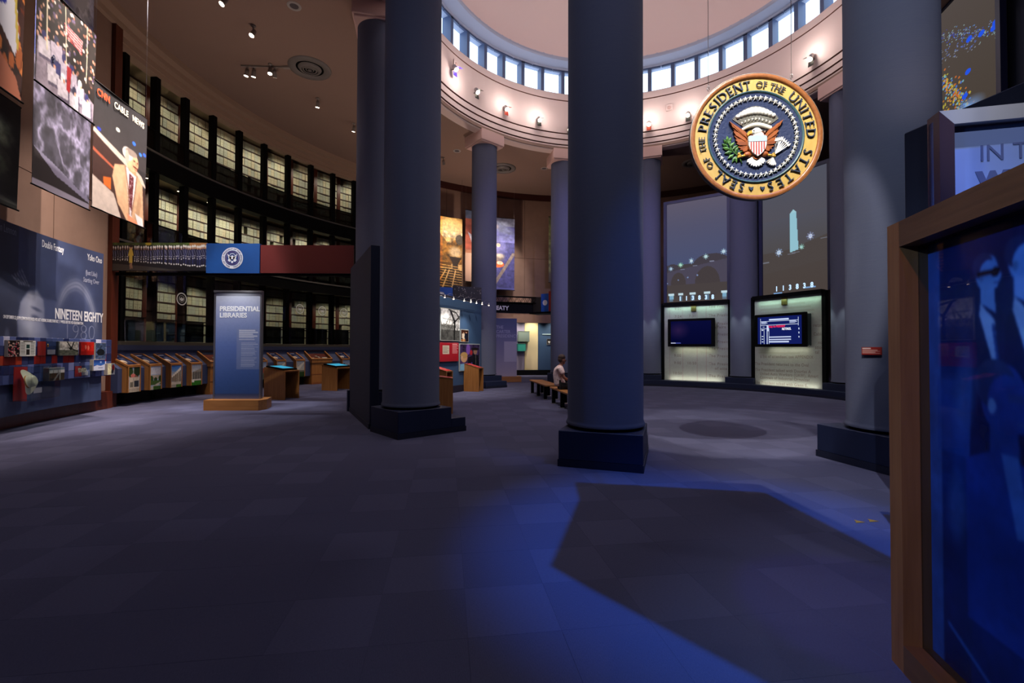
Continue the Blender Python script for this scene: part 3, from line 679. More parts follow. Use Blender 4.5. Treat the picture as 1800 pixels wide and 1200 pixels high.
# clear cases with a red backing, a hat and small cards
def case(label, a0, a1, z0, z1, d, back=(0, 1)):
    a = (a0+a1)/2; wd = abs(a1-a0)*PI/180*(RM-.05); h = (z1-z0)/2; t = T('display_box', label, 'case', P3(RM-.05-d, a, (z0+z1)/2), face_in(a), 'clear boxes on the tile strip')
    e = MB(); e.box(-wd/2, wd/2, 0, .004, -h, h); e.box(-wd/2, -wd/2+.004, 0, d, -h, h); e.box(wd/2-.004, wd/2, 0, d, -h, h); e.box(-wd/2, wd/2, 0, d, h-.004, h); e.box(-wd/2, wd/2, 0, d, -h, -h+.004); e.build('cover', clear, t)
    MB().box(-wd/2+back[0]*wd+.006, -wd/2+back[1]*wd-.006, d-.012, d-.002, -h+.006, h-.006).build('backing_card', mat('card_red', 'b0241a', .6), t); return t, wd, h
t, wd, h = case('clear box with a half red backing card beside the newspaper block', A_(66), A_(97), 1.34, 1.63, .08, (0, .45))
MB().box(.0, wd/2-.03, .06, .064, -h+.03, -.02).build('caption_card', mat('card_pale', 'a09aa4', .6), t)
MB().ball((-.005, .05, .06), .02, .012, .035).build('medal', mat('brass', 'c08a3c', .35, .8), t)
t, wd, h = case('clear case holding the white cowboy hat, below the tile strip', A_(18), A_(75), .54, 1.16, .3, (.1, .52))
MB().box(.17, .42, .27, .275, -.22, -.12).build('caption_card', mat('card_pale', 'a09aa4', .6), t)
hat = T('cowboy_hat', 'white felt cowboy hat in the clear case', 'hat', t.location+Vector((0, 0, .02)), t.rotation_euler[2])
felt = mat('white_felt', 'd4d2b8', .9)
m = MB(); Mh = Matrix.Translation((-.22, .19, 0)) @ Matrix.Rotation(R_(78), 4, 'X') @ Matrix.Rotation(R_(90), 4, 'Z'); v = []; f = []; n = 32
rings = [(.235, .175, 0, 1), (.2, .15, 0, .8), (.13, .1, .012, .3), (.115, .09, .02, 0), (.108, .085, .08, 0), (.1, .078, .13, 0), (.07, .05, .15, 0), (.03, .015, .125, 0)]
for rx, ry, z, curl in rings:
    for k in range(n):
        t_ = 2*PI*k/n; v.append(Mh @ Vector((rx*math.cos(t_), ry*math.sin(t_), z+curl*.075*abs(math.sin(t_))**3-(.02 if z > .14 and abs(math.sin(t_)) < .5 else 0))))
for q in range(len(rings)-1):
    for k in range(n): f.append((q*n+k, q*n+(k+1) % n, (q+1)*n+(k+1) % n, (q+1)*n+k))
f.append([(len(rings)-1)*n+k for k in range(n)]); m.add(v, f, 0, True); hb = m.build('crown_and_brim', felt, hat)
m = MB(); v = []; f = []
for z in (.022, .045):
    for k in range(n): t_ = 2*PI*k/n; v.append(Mh @ Vector((.1165*math.cos(t_), .0915*math.sin(t_), z)))
for k in range(n): f.append((k, (k+1) % n, n+(k+1) % n, n+k))
m.add(v, f, 0, True); m.build('hat_band', mat('hat_band', 'c08a50', .6), hat)
t, wd, h = case('clear box with the DAD card, under the red tiles', A_(129), A_(153), .87, 1.11, .09, (0, .5))
text('lettering', 'DAD', .12, -wd/2+.03, -.02, .03, mat('letter_cream', 'd8ccb0', .7), t, .006, .006, .95)
MB().box(.0, wd/2-.02, .07, .074, -h+.02, -.01).build('caption_card', mat('card_pale', 'a09aa4', .6), t)

# ---- hanging banners: name, plan ends (seen from the front, first = viewer's left), heights
def banner(label, p0, p1, z0, z1, cv, cat='banner', group='hanging photo banners', wires=True):
    d = Vector((p1[0]-p0[0], p1[1]-p0[1], 0)); L = d.length; t = T('photo_banner', label, cat, (p0[0], p0[1], z0), math.atan2(d.y, d.x), group); h = z1-z0
    def wave(u, v): return L*u, .012*np.sin(u*5+v*3)+.02*(v-.5)**2-.004, h*(1-v)
    o = printed('print', cv, wave, pr, t)
    b = MB(); nu, nv = 10, 14; uu, vv = np.meshgrid(np.linspace(0, 1, nu), np.linspace(0, 1, nv)); x, y, z = wave(uu, vv)
    b.add([(a, q+.006, r) for a, q, r in zip(x.ravel(), y.ravel(), z.ravel())], [(i*nu+j, i*nu+j+1, (i+1)*nu+j+1, (i+1)*nu+j) for i in range(nv-1) for j in range(nu-1)], 0, True); b.build('back_cloth', mat('banner_back', '9a9490', .8), t)
    for zz in (0, h): MB().tube([(-.02, .004, zz), (L+.02, .004, zz)], .014, 8).build('batten', black, t)
    if wires:
        for xx in (.02, L-.02): MB().tube([(xx, .004, h), (xx, .004, CEIL-z0)], .0025, 5).build('wire', steel, t)
    return t, L, h
# man in beige jacket, studio set
cv = Cv(150, 240, '2a2628'); cv.vgrad(0, .5, '1c1a1e', '3a3436'); cv.poly([(0, .36), (.9, .55), (1, .62), (1, .64), (0, .40)], 'c8b4a8'); cv.poly([(0, .40), (1, .66), (1, 1), (0, 1)], '3a221e'); cv.poly([(0, .52), (.35, .60), (.35, .62), (0, .55)], 'a8543c')
for x, y, c in ((.72, .30, '2a66ff'), (.86, .36, '3a7aff'), (.95, .34, '2a5af0'), (.1, .36, '2838b0'), (.42, .27, 'e8f0e0')): cv.ell(x, y, .035, .016, c)
cv.poly([(0, .74), (.35, .82), (.5, 1), (0, 1)], 'b8a8a0'); cv.poly([(.17, .72), (.3, .70), (.3, .80), (.18, .78)], 'd2601e')
jk = [(.32, .68), (.36, .57), (.55, .53), (.62, .56), (.80, .56), (.93, .63), (.98, .95), (.98, 1), (.62, 1), (.42, .88)]
cv.poly(jk, 'c8a07e'); cv.poly([(.55, .54), (.78, .56), (.72, .95), (.66, .95)], 'd8d0d8'); cv.poly([(.63, .58), (.73, .60), (.71, .90), (.64, .86)], '5a1c24'); cv.line([(.55, .54), (.62, .72), (.66, .93)], .012, '96705a'); cv.line([(.80, .57), (.76, .75), (.71, .93)], .012, '96705a')
cv.poly([(.86, .68), (.92, .8), (.85, .98), (.78, .95)], 'b48c6c'); cv.ell(.45, .72, .07, .12, 'dcb896', .5, 0, .8)
cv.poly([(.56, .46), (.78, .48), (.78, .58), (.62, .56)], 'e0906c'); cv.ell(.69, .465, .13, .085, 'f0aa84'); cv.ell(.78, .47, .03, .02, 'e89470'); cv.ell(.60, .42, .10, .055, 'd8cfc8'); cv.ell(.67, .395, .12, .03, '8a7a72'); cv.ell(.585, .45, .04, .06, 'b0a49a')
cv.ell(.73, .452, .022, .006, '3a2420'); cv.ell(.80, .455, .016, .006, '3a2420'); cv.poly([(.70, .495), (.82, .50), (.82, .512), (.71, .51)], '5a2a1c'); cv.ell(.77, .525, .03, .006, 'b05040')
cv.poly([(.6, .93), (.78, .96), (.92, 1), (.66, 1)], 'e08c6a'); cv.poly([(.78, .9), (.95, .92), (.98, 1), (.86, 1)], 'd8d4d8'); cv.rough(20, .10, 4)
for i in range(40): cv.ell(.64+.08*RNG.random(), .6+.3*RNG.random(), .006, .005, 'c8b8c0')
cv.blur(2)
t, L, h = banner('hanging banner of a moustached man in a beige jacket on a studio set', (-7.35, 8.0), (-7.58, 9.44), 3.97+.0, 6.22, cv)
text('lettering', 'CNN', .18, .04, h-.24, -.0145, mat('letter_orange', 'e8502c', .5), t, .002, .003, .78, spacing=1.05)
text('lettering', 'CABLE', .165, .48, h-.24, -.0145, mat('letter_cream2', 'e8dcc4', .5), t, .002, .003, .76, spacing=1.08); text('lettering', 'NEWS', .165, .99, h-.24, -.0145, MATS['letter_cream2'], t, .002, .003, .76, spacing=1.08)
# hockey celebration
cv = Cv(160, 170, '17100f'); cv.rough(10, .8, 6)
for i in range(170):
    x, y = RNG.random(), RNG.random()*.7; cv.ell(x, y, .014+.012*RNG.random(), .018, ('c49a84', '8a5a48', 'b87a66', '40302e', '5a4a6a', 'd8c8c0')[i % 6])
cv.poly([(.02, .6), (.5, .66), (1, .78), (1, 1), (0, 1)], '8a7e8c'); cv.rough(8, .25, 7, cv.y > .6)
for x, y in ((.12, .55), (.3, .5), (.42, .62), (.55, .66), (.7, .74), (.85, .82), (.25, .75), (.6, .86), (.4, .82)):
    cv.poly([(x-.10, y+.01), (x+.10, y-.03), (x+.13, y+.17), (x-.07, y+.19)], '4a4258', .75)
    cv.poly([(x-.09, y), (x+.08, y-.03), (x+.1, y+.14), (x-.08, y+.16)], ('c4bcc6', 'b0a6b6')[int(x*50) % 2]); cv.ell(x, y-.045, .04, .045, ('30304a', 'e8e4e8', '28285a')[int(x*70) % 3]); cv.ell(x+.02, y-.02, .02, .02, 'c89078')
cv.poly([(.46, .62), (.54, .62), (.52, .88), (.46, .86)], 'a01c24'); cv.rect(.29, .66, .36, .78, '20205a', .9)
cv.poly([(.42, .2), (.74, .22), (.7, .38), (.5, .3)], 'c8a0a0'); [cv.line([(.43, .21+.03*i), (.72, .24+.03*i)], .006, 'b02430') for i in range(5)]
for x in (.16, .45, .82): cv.line([(x, .02), (x, .62)], .008, 'd8ccb0')
cv.rough(26, .2, 12)
cv.blur(1)
t, L, h = banner('hanging banner of a hockey team celebrating before a crowd', (-7.0, 6.68), (-7.35, 8.0), 5.42, 7.0, cv)
t2 = text('lettering', '9', .15, .30, h-1.1, -.016, lettering_d, t, .001, .004, .9)
# rock face
cv = Cv(90, 240, '8a86a0'); cv.vgrad(0, .55, '6e6c9a', '4a5490'); cv.vgrad(.05, .25, '9c98a8', '7a7a9c'); cv.ell(.75, .2, .28, .2, 'b8b4b4', .9, 0, .6); cv.ell(.8, .42, .25, .16, 'b4b0b2', .9, 0, .5)
cv.poly([(0, .55), (.3, .6), (.7, .64), (1, .62), (1, 1), (0, 1)], '6a667c'); n1 = 1-np.abs(cv.noise(4, 5, 5)-.5)*9; n2 = cv.noise(11, 8, 3); mk = (cv.y > .57+.05*np.sin(cv.x*3)) & (cv.y < .86+.1*cv.x); cv.a = np.where(mk[..., None], np.clip(cv.a*(.5+.55*np.clip(n1, 0, 1)[..., None]*(.4+1.2*n2[..., None])+.5*(n2[..., None]-.5)), 0, 1), cv.a); cv.poly([(0, .86), (.35, .93), (1, .97), (1, 1), (0, 1)], '1a1418'); n3 = 1-np.abs(cv.noise(9, 15, 4)-.5)*4; cv.a = np.where(((cv.y < .57) & (n1 > .2))[..., None], np.clip(cv.a*(.75+.45*np.clip(n3, 0, 1)[..., None]), 0, 1), cv.a)
cv.rect(0, .975, 1, 1, '7a7484')
banner('tall hanging banner of a grey rock face under a violet sky', (-8.2, 7.8), (-8.6, 9.3), 4.3, 9.3, cv)
# player in blue and white, partly out of frame
cv = Cv(60, 110, '2a1410'); cv.rough(6, .8, 3); [cv.ell(.6+.4*RNG.random(), RNG.random(), .05, .035, ('a85a2c', '6a2c14', 'd07a3c', '40201a')[i % 4]) for i in range(60)]
cv.poly([(.3, 0), (.72, .1), (.92, .72), (.86, .8), (.3, .6)], 'd8d6e0'); cv.poly([(.4, .42), (.66, .38), (.7, .6), (.4, .66)], '2230a0'); cv.ell(.9, .2, .06, .05, 'd4884c'); cv.poly([(.4, .78), (.9, .9), (1, 1), (.3, 1)], 'b06a50'); cv.line([(.72, .1), (.9, .75)], .02, 'c8b04a')
banner('hanging banner of a sports player in white and blue before orange spectators', (-6.7, 5.4), (-7.05, 6.55), 5.02, 8.0, cv)
cv = Cv(60, 110, '1c1c18'); cv.ell(.55, .35, .4, .22, '8c9678', .9, 0, .6); cv.ell(.6, .62, .3, .2, '6a7458', .8, 0, .6); cv.rough(8, .8, 3); cv.vgrad(.88, .95, '20201c', '444440')
banner('hanging banner of a dim greenish portrait low on the brown wall', (-7.6, 6.1), (-8.0, 7.4), 3.72, 5.4, cv)

# ================================================================== LIBRARY AREA
# console with reading rails
prof = [(13.64, .36), (13.64, .97), (14.02, 1.27), (14.02, 1.58), (14.25, 1.58), (14.25, 0), (14.2, 0), (14.2, .36)]
def sweep(mb, prof, a0, a1, n, mi=0):
    L = len(prof); v = []; f = []
    for i in range(n+1):
        a = a0+(a1-a0)*i/n
        for r_, z in prof: v.append(tuple(P3(r_, a, z)))
    for i in range(n):
        for q in range(L): f.append((i*L+q, i*L+(q+1) % L, (i+1)*L+(q+1) % L, (i+1)*L+q))
    f += [list(range(L)), [n*L+q for q in range(L)][::-1]]; mb.add(v, f, mi); return mb
cs = T('console', 'long curved navy console below the archive glazing carrying the reading rails', 'console', (*pol(13.9, -100), 0), 0)
onto(sweep(MB(), prof, -83.9, -131.5, 48).build('body', bluecon), cs)
onto(MB().sector(13.98, 14.05, -83.9, -131.5, 1.44, 1.585, 48).build('ledge', bluecon2), cs)
onto(MB().sector(14.12, 14.22, -83.9, -131.5, 0, .36, 48).build('kick_board', mat('kick_board', '1c0c0a', .7)), cs)
def scene_print(kind, w_=34, h_=44):
    c = Cv(w_, h_, '8a98ac'); c.vgrad(0, .5, '6a80a4', 'a8b0bc')
    if kind == 0: c.ell(.2, .2, .2, .22, '2c3c20').ell(.75, .15, .3, .25, '22301c').poly([(.1, .42), (.5, .28), (.95, .42)], '7a5048').rect(.1, .42, .95, .85, 'b8aa98').rect(.5, .55, .9, .8, '2c3038').rect(.15, .6, .4, .8, '6a6458').rect(0, .85, 1, 1, 'a09484').rect(.42, .1, .46, .9, '9a9488').ell(.4, .34, .2, .07, 'c06a60')
    elif kind == 1: c.vgrad(0, .35, '9aa0b4', 'c0bcc0').rect(0, .38, 1, .55, '9a8c7c').ell(.1, .55, .2, .15, '2c4020').ell(.5, .58, .16, .1, '26361a').ell(.9, .55, .14, .14, '2c4020').rect(0, .62, 1, .8, '3c5228').poly([(0, .9), (.9, .68), (1, .72), (.2, 1), (0, 1)], '9a9488').rect(.3, .85, 1, 1, '2c4a1c')
    elif kind == 2: c.vgrad(0, .3, '2a5aa8', '6a94c8').poly([(.05, .5), (.95, .08), (.95, .3), (.12, .6)], 'd8d2c4').poly([(.1, .55), (.95, .22), (.95, .8), (.1, .72)], '6a5a48'); [c.line([(.2+.16*i, .5-.07*i), (.2+.16*i, .75)], .02, 'd8d0c0') for i in range(5)]; c.rect(0, .74, 1, .86, 'c8c0b0').rect(0, .86, .5, 1, '9a948a').rect(.5, .86, 1, 1, '3c6a24')
    elif kind == 3: c.vgrad(0, .35, '7a8498', 'b4b4b8').poly([(0, .4), (.9, .22), (1, .26), (1, .75), (0, .7)], '8c867c'); [c.rect(.2+.17*i, .36, .29+.17*i, .72, '2a2c30') for i in range(5)]; c.rect(0, .7, 1, .78, 'c0bab0').rect(0, .78, 1, 1, '2c6a1c').rect(.05, .72, .3, .84, 'd8d4cc')
    elif kind == 4: c.vgrad(0, .6, '8c96a4', 'a8a498').poly([(0, .45), (.9, .1), (1, .12), (.3, .6)], 'c8c4b8').rect(0, .6, 1, .7, '6a6a5c').rect(0, .68, 1, 1, '243c18')
    else: c.rect(0, .5, 1, 1, '5a5a4a').ell(.7, .5, .3, .14, '8a4a3a').ell(.2, .45, .2, .2, '2c4020')
    return c.rough(14, .12, kind)
def reader(label, a, kind):
    """slanted reading rail: front face at R 13.5, local origin at floor level, x along the wall"""
    t = T('reading_rail', label, 'display', P3(13.5, a, 0), face_in(a), 'oak reading rails along the console')
    W, zf, zbk, dp_, z0 = .225, 1.035, 1.335, .55, .355; sl = (zbk-zf)/dp_
    for sx in (-1, 1):
        MB().prism([(0, z0), (0, zf), (dp_, zbk), (dp_, z0)], sx*W-.018*(sx > 0), sx*W+.018*(sx < 0), axis='x').build('side_panel', oak, t)
    b = MB(); Mx = Matrix.Translation((0, 0, zf)) @ Matrix.Rotation(math.atan(sl), 4, 'X'); Ls = math.hypot(dp_, zbk-zf)
    for q in ((-W-.01, W+.01, -.005, .035), (-W-.01, W+.01, Ls-.03, Ls+.01)): b.box(q[0], q[1], q[2], q[3], -.02, .022, 0, Mx)
    for sx in (-1, 1): b.box(sx*W-.035*(sx > 0)-.01*(sx < 0), sx*W+.035*(sx < 0)+.01*(sx > 0), .035, Ls-.03, -.02, .022, 0, Mx)
    b.build('slanted_frame', oakx, t)
    c = Cv(34, 40, '1a2240'); c.rect(.2, .1, .75, .16, 'a8a8b8', .8).greek(.45, .3, .9, .8, 9, '7c80a0', .6, kind); c.ell(.3, .62, .22, .13, ('c8b8a0', 'b8a890', 'd0c8c0')[kind % 3]).rect(.1, .66, .4, .8, '8a7c70').rough(12, .2, kind)
    p = printed('label_panel', c, flat(-W+.034, W-.034, .033, Ls-.028, 0), prg, t); p.data.transform(Matrix.Translation((0, 0, zf)) @ Matrix.Rotation(math.atan(sl), 4, 'X') @ Matrix.Rotation(-PI/2, 4, 'X') @ Matrix.Scale(1, 4))
    b = MB()
    for q in ((-W, -W+.03, z0, zf), (W-.03, W, z0, zf), (-W+.03, W-.03, zf-.03, zf)): b.box(q[0], q[1], -.012, .02, q[2], q[3])
    b.build('front_frame', oak, t)
    printed('photo', scene_print(kind), flat(-W+.03, W-.03, z0, zf-.03, -.002), prg, t)
    return t
rl = ['white porch under a red flag', 'lawn and low white building', 'tall colonnade and blue sky', 'glass pavilion and green lawn', 'lawn seen half behind the sign panel', 'grey hillside building', 'white canopy roof over dark lawn', 'red brick building']
for i, (a, k) in enumerate(((-85.45, 0), (-88.75, 1), (-92.05, 2), (-95.4, 3), (-107.4, 5), (-111.1, 4), (-115.0, 4), (-124.85, 5))):
    reader('oak reading rail whose front photo shows a '+['white porch under a red flag', 'lawn before a low white building', 'tall colonnade beneath blue sky', 'glass pavilion on a green lawn', 'grey roof, half hidden by the sign panel', 'pale roof, beside the nearer touch screen kiosk', 'white canopy roof over dark lawn', 'reddish building, beyond the glass topped case'][i], a, k)
def rail_case(label, a, W, kind):
    t = T('display_case', label, 'case', P3(13.5, a, 0), face_in(a)); zf, zbk, dp_ = 1.05, 1.42, .56; sl = math.atan((zbk-zf)/dp_); Ls = math.hypot(dp_, zbk-zf)
    MB().box(-W+.03, W-.03, .03, dp_, 0, zf-.14).build('plinth', oak, t)
    MB().box(-W+.02, W-.02, .02, .03, .42, .43).box(-W+.02, W-.02, .02, .03, 0, .08).build('plinth_moulding', oakd, t)
    b = MB(); b.prism([(0, zf-.14), (0, zf), (dp_, zbk), (dp_, zf-.14)], -W, -W+.03, axis='x'); b.prism([(0, zf-.14), (0, zf), (dp_, zbk), (dp_, zf-.14)], W-.03, W, axis='x'); b.box(-W, W, 0, .03, zf-.14, zf); b.box(-W, W, dp_-.03, dp_, zf-.14, zbk); b.build('tray', oak, t)
    Mx = Matrix.Translation((0, 0, zf)) @ Matrix.Rotation(sl, 4, 'X'); b = MB()
    for q in ((-W-.01, W+.01, -.01, .045), (-W-.01, W+.01, Ls-.04, Ls+.01)): b.box(q[0], q[1], q[2], q[3], -.01, .025, 0, Mx)
    for sx in (-1, 1): b.box(sx*W-.045*(sx > 0)-.01*(sx < 0), sx*W+.045*(sx < 0)+.01*(sx > 0), .04, Ls-.04, -.01, .025, 0, Mx)
    b.build('slanted_frame', oakx, t)
    MB().box(-W+.04, W-.04, .04, Ls-.04, .004, .008, 0, Mx).build('glass_lid', clear, t)
    MB().box(-W+.03, W-.03, .03, Ls-.03, -.10, -.09, 0, Mx).build('liner', mat('liner_red', '6e2418', .7), t)
    for i, (x, y, sx, sy, c) in enumerate(((-.3, .2, .1, .06, 'c8c0b0'), (-.05, .36, .05, .08, 'a89a90'), (.02, .25, .04, .12, 'b8b0a8'), (.25, .2, .12, .1, 'd8d2c6'))):
        MB().box(x*W/.45-sx, x*W/.45+sx, y-sy/2, y+sy/2, -.089, -.07, 0, Mx).build('exhibit_item', mat('exhibit_%d' % i, c, .6), t)
rail_case('wide oak case with glass lid and red liner, behind the farther touch screen kiosk', -119.6, .52, 0)
rail_case('wide oak case with glass lid, half hidden by the standing sign panel', -100.2, .55, 1)

# standing sign
sg = T('sign_panel', 'tall blue PRESIDENTIAL LIBRARIES sign panel on an oak plinth', 'sign', (-7.43, 11.1, 0), R_(2))
MB().prism([(0, 0), (1.3, 0), (1.38, .25), (1.24, .78), (.05, .78), (-.02, .25)], 0, .25, M=Matrix.Identity(4)).build('plinth', oakx, sg)
c = Cv(80, 170, '2c4070'); c.vgrad(0, .12, 'b8bcc8', '9298b4'); c.vgrad(.12, .5, '9298b4', '5468a0'); c.vgrad(.5, .95, '5468a0', '2a4478'); c.vgrad(.95, 1, '2c3a60', '5a5a72')
c.rect(.48, .335, .985, .72, '7880a0', .55); c.greek(.53, .35, .95, .45, 6, 'c2c4d0', .8); c.greek(.58, .465, .95, .7, 17, 'b4b8ca', .45)
c.rough(40, .03, 3)
PX0, PX1, PZ0, PZ1 = .07, 1.19, .25, 2.9
printed('face', c, flat(PX0+.02, PX1-.02, PZ0, PZ1-.03, .295), prg, sg)
MB().box(PX0, PX1, .3, .36, PZ0, PZ1).build('panel_core', mat('panel_core', '3c4460', .6), sg)
b = MB(); b.box(PX0-.02, PX0+.02, .28, .38, PZ0, PZ1+.02).box(PX1-.02, PX1+.02, .28, .38, PZ0, PZ1+.02).box(PX0-.02, PX1+.02, .26, .38, PZ1-.01, PZ1+.04); b.build('steel_frame', mat('dull_steel', '8c8a90', .35, .9), sg)
text('lettering', 'PRESIDENTIAL', .165, PX0+.11, 2.43, .2935, lettering_w, sg, .002, .006, .93); text('lettering', 'LIBRARIES', .165, PX0+.11, 2.27, .2935, lettering_w, sg, .002, .004, .92)

# overhead sign in three panels on a black beam
os_ = T('overhead_sign', 'overhead sign of parade photo, blue emblem panel and red panel across the library entrance', 'sign', (-10.3, 11.6, 0), 0)
MB().box(0, 6.35, .12, .2, 3.36, 3.44).box(0, 6.35, .12, .2, 4.06, 4.12).build('beam', black, os_)
c = Cv(300, 90, '0d0b12'); c.rough(8, .5, 2); c.rect(0, .0, 1, .1, '3c4a20'); c.rough(20, .7, 4, c.y < .12); c.ell(.42, .04, .03, .06, 'b0982c'); c.rect(.82, .0, 1, .22, 'b07a48'); c.poly([(0, .72), (.4, .84), (1, 1.1), (0, 1)], '38332f')
for i in range(44):
    x = .01+.0228*i+RNG.normal()*.003; k = min(1, .5+.55*x); y0 = .08+.05*(1-x)+.04*RNG.random(); h_ = .60*k+.12; q = .009*k
    c.poly([(x-q*1.3, y0+.13), (x+q*1.3, y0+.13), (x+q*1.2, y0+h_*.55), (x+q*.8, y0+h_), (x-q*.6, y0+h_), (x-q*1.2, y0+h_*.55)], ('20234a', '282c58', '181a3a')[i % 3])
    c.ell(x, y0+.03, q*1.25, .055, 'e8e2d8'); c.ell(x+.001, y0+.095, q*.8, .035, 'c0907a'); c.rect(x-q, y0+.36, x+q, y0+.385, 'e0dcd4', .9)
    c.line([(x-q, y0+.15), (x+q, y0+.35)], .0016, 'd8d4cc', .8); c.ell(x+q*(RNG.random()-.5), y0+.45, .004, .03, 'ece8e0'); c.ell(x, y0+h_, q*.9, .028, 'ece8e0')
c.ell(.25, .16, .016, .06, 'b88a66').ell(.25, .12, .018, .05, '1c1412').poly([(.238, .22), (.262, .22), (.278, .45), (.27, .5), (.266, .42), (.268, .72), (.232, .72), (.234, .42), (.228, .5), (.222, .45)], 'd0b048').poly([(.24, .72), (.248, .72), (.25, .95), (.243, .95)], 'b88a66').poly([(.252, .72), (.262, .72), (.268, .92), (.26, .93)], 'b88a66')
c.blur(1)
p = printed('parade_photo', c, flat(0, 2.58, 3.46, 4.17, 0), pr, os_); MB().box(0, 2.58, .004, .06, 3.46, 4.17).build('photo_board', blackm, os_)
c = Cv(90, 50, '0e4a90'); c.rough(3, .12, 3); printed('blue_panel', c, flat(2.57, 3.92, 3.40, 4.15, -.03), pr, os_); MB().box(2.57, 3.92, -.026, .06, 3.40, 4.15).build('panel_board', mat('sign_blue', '0e4a90', .5), os_)
c = Cv(90, 40, '6a1814'); c.vgrad(0, 1, '6a1814', '601410'); printed('red_panel', c, flat(3.925, 6.28, 3.41, 4.12, 0), pr, os_); MB().box(3.925, 6.28, .004, .06, 3.41, 4.12).build('panel_board', mat('sign_red', '6a1814', .5), os_)
wm_ = mat('emblem_white', 'e4e4ea', .5); rd = mat('emblem_red', '8c1c24', .5); bl = mat('emblem_blue', '1c3a78', .5)
def disc(r0, r1, y, cx, cz, n=40):
    m = MB(); v = []
    for q in range(n):
        t = 2*PI*q/n
        for r_ in (r0, r1): v.append((cx+r_*math.cos(t), y, cz+r_*math.sin(t)))
    m.add(v, [(q*2, q*2+1, (q*2+3) % (2*n), (q*2+2) % (2*n)) for q in range(n)]); return m
ex, ez = 3.235, 3.78
for r0, r1, m_, y in ((0.001, .27, wm_, -.036), (.165, .19, bl, -.038), (.0001, .158, bl, -.0385), (.155, .16, rd, -.039)): disc(r0, r1, y, ex, ez).build('emblem_ring', m_, os_)
m = MB(); Y = -.041
for sx in (-1, 1):
    for q in range(5): m.add([(ex+sx*.02, Y, ez+.03-.012*q), (ex+sx*(.115-.006*q), Y, ez+.1-.028*q), (ex+sx*(.12-.008*q), Y, ez+.078-.028*q), (ex+sx*.03, Y, ez+.0-.014*q)], [(0, 1, 2, 3)])
    m.add([(ex+sx*.03, Y, ez-.05), (ex+sx*.1, Y, ez-.03), (ex+sx*.115, Y, ez-.06), (ex+sx*.07, Y, ez-.1), (ex+sx*.03, Y, ez-.075)], [(0, 1, 2, 3, 4)])
m.add([(ex+.035*math.cos(t), Y, ez+.02+.05*math.sin(t)) for t in np.linspace(0, 2*PI, 13)[:-1]], [tuple(range(12))]); m.add([(ex+.03*math.cos(t), Y, ez-.1+.03*math.sin(t)) for t in np.linspace(0, 2*PI, 13)[:-1]], [tuple(range(12))])
m.add([(ex+.07*math.cos(t), Y, ez+.07+.05*math.sin(t)) for t in np.linspace(.1*PI, .9*PI, 9)]+[(ex+.055*math.cos(t), Y, ez+.07+.035*math.sin(t)) for t in np.linspace(.9*PI, .1*PI, 9)], [tuple(range(18))])
m.build('emblem_eagle', wm_, os_)
em, cc = textmesh('SEAL OF THE PRESIDENT OF THE UNITED STATES ·', .055, 0, .001)
wdt = cc[:, 0].max(); th = -PI/2-.25-cc[:, 0]/wdt*2*PI*.96; rr = .21+cc[:, 1]; setco(em, np.stack([ex+rr*np.cos(th), 0*th-.0385, ez+rr*np.sin(th)], 1)); em.materials.append(bl); link('emblem_lettering', em, os_)

# touch screen kiosks
kscreen = emat('touch_screen', '48b4dc', .8)
def kiosk(label, p0, p1, dep, z0, z1, top):
    d = Vector((p1[0]-p0[0], p1[1]-p0[1], 0)); L = d.length; t = T('kiosk', label, 'kiosk', (*p0, 0), math.atan2(d.y, d.x), 'oak kiosks')
    # local x along the visible side, y into depth; the side slopes from z0 down to z1
    for y0 in (0, dep-.035): MB().prism([(0, 0), (L, 0), (L, z1), (0, z0)], y0, y0+.035, axis='y').build('side_panel', oak, t)
    MB().box(0, .03, .035, dep-.035, 0, z0).build('end_panel', oak, t)
    Mx = Matrix.Translation((0, 0, z0)) @ Matrix.Rotation(math.atan2(z0-z1, L), 4, 'Y'); Ls = math.hypot(L, z0-z1)
    MB().box(0, Ls, 0, dep, -.04, 0, 0, Mx).build('top', oakx, t)
    if top == 'screen':
        s = MB().bbox(.03, Ls*.92, .03, dep-.03, .0, .05, .01).build('screen_housing', black, t); s.data.transform(Mx)
        s2 = MB().box(.12, Ls*.8, .09, dep-.09, .05, .053, 0, Mx).build('touch_screen', kscreen, s)
    else:
        c = Cv(30, 30, 'a8282a').greek(.1, .1, .9, .9, 9, 'd89a94', .5, 2); p = printed('label_panel', c, lambda u, v: (.03+(Ls-.06)*u, .03+(dep-.06)*v, .004+0*u), prg, t); p.data.transform(Mx)
    return t
kiosk('nearer oak touch screen kiosk, beside the standing sign panel', (-7.33, 13.61), (-6.63, 13.43), .62, .95, .85, 'screen')
kiosk('farther oak touch screen kiosk, in front of the glass lidded oak case', (-6.85, 16.58), (-6.23, 16.38), .85, .92, .82, 'screen')
kiosk('oak lectern with a red slanted top before the blue picture wall', (-1.72, 16.44), (-1.17, 16.24), .42, 1.0, .84, 'label')
kiosk('oak lectern half hidden by the partition column', (-2.05, 10.62), (-1.37, 10.72), .5, .9, .82, 'label')
kiosk('small red topped oak lectern between column and blue picture wall', (-2.45, 13.9), (-1.95, 13.7), .4, .98, .84, 'label')
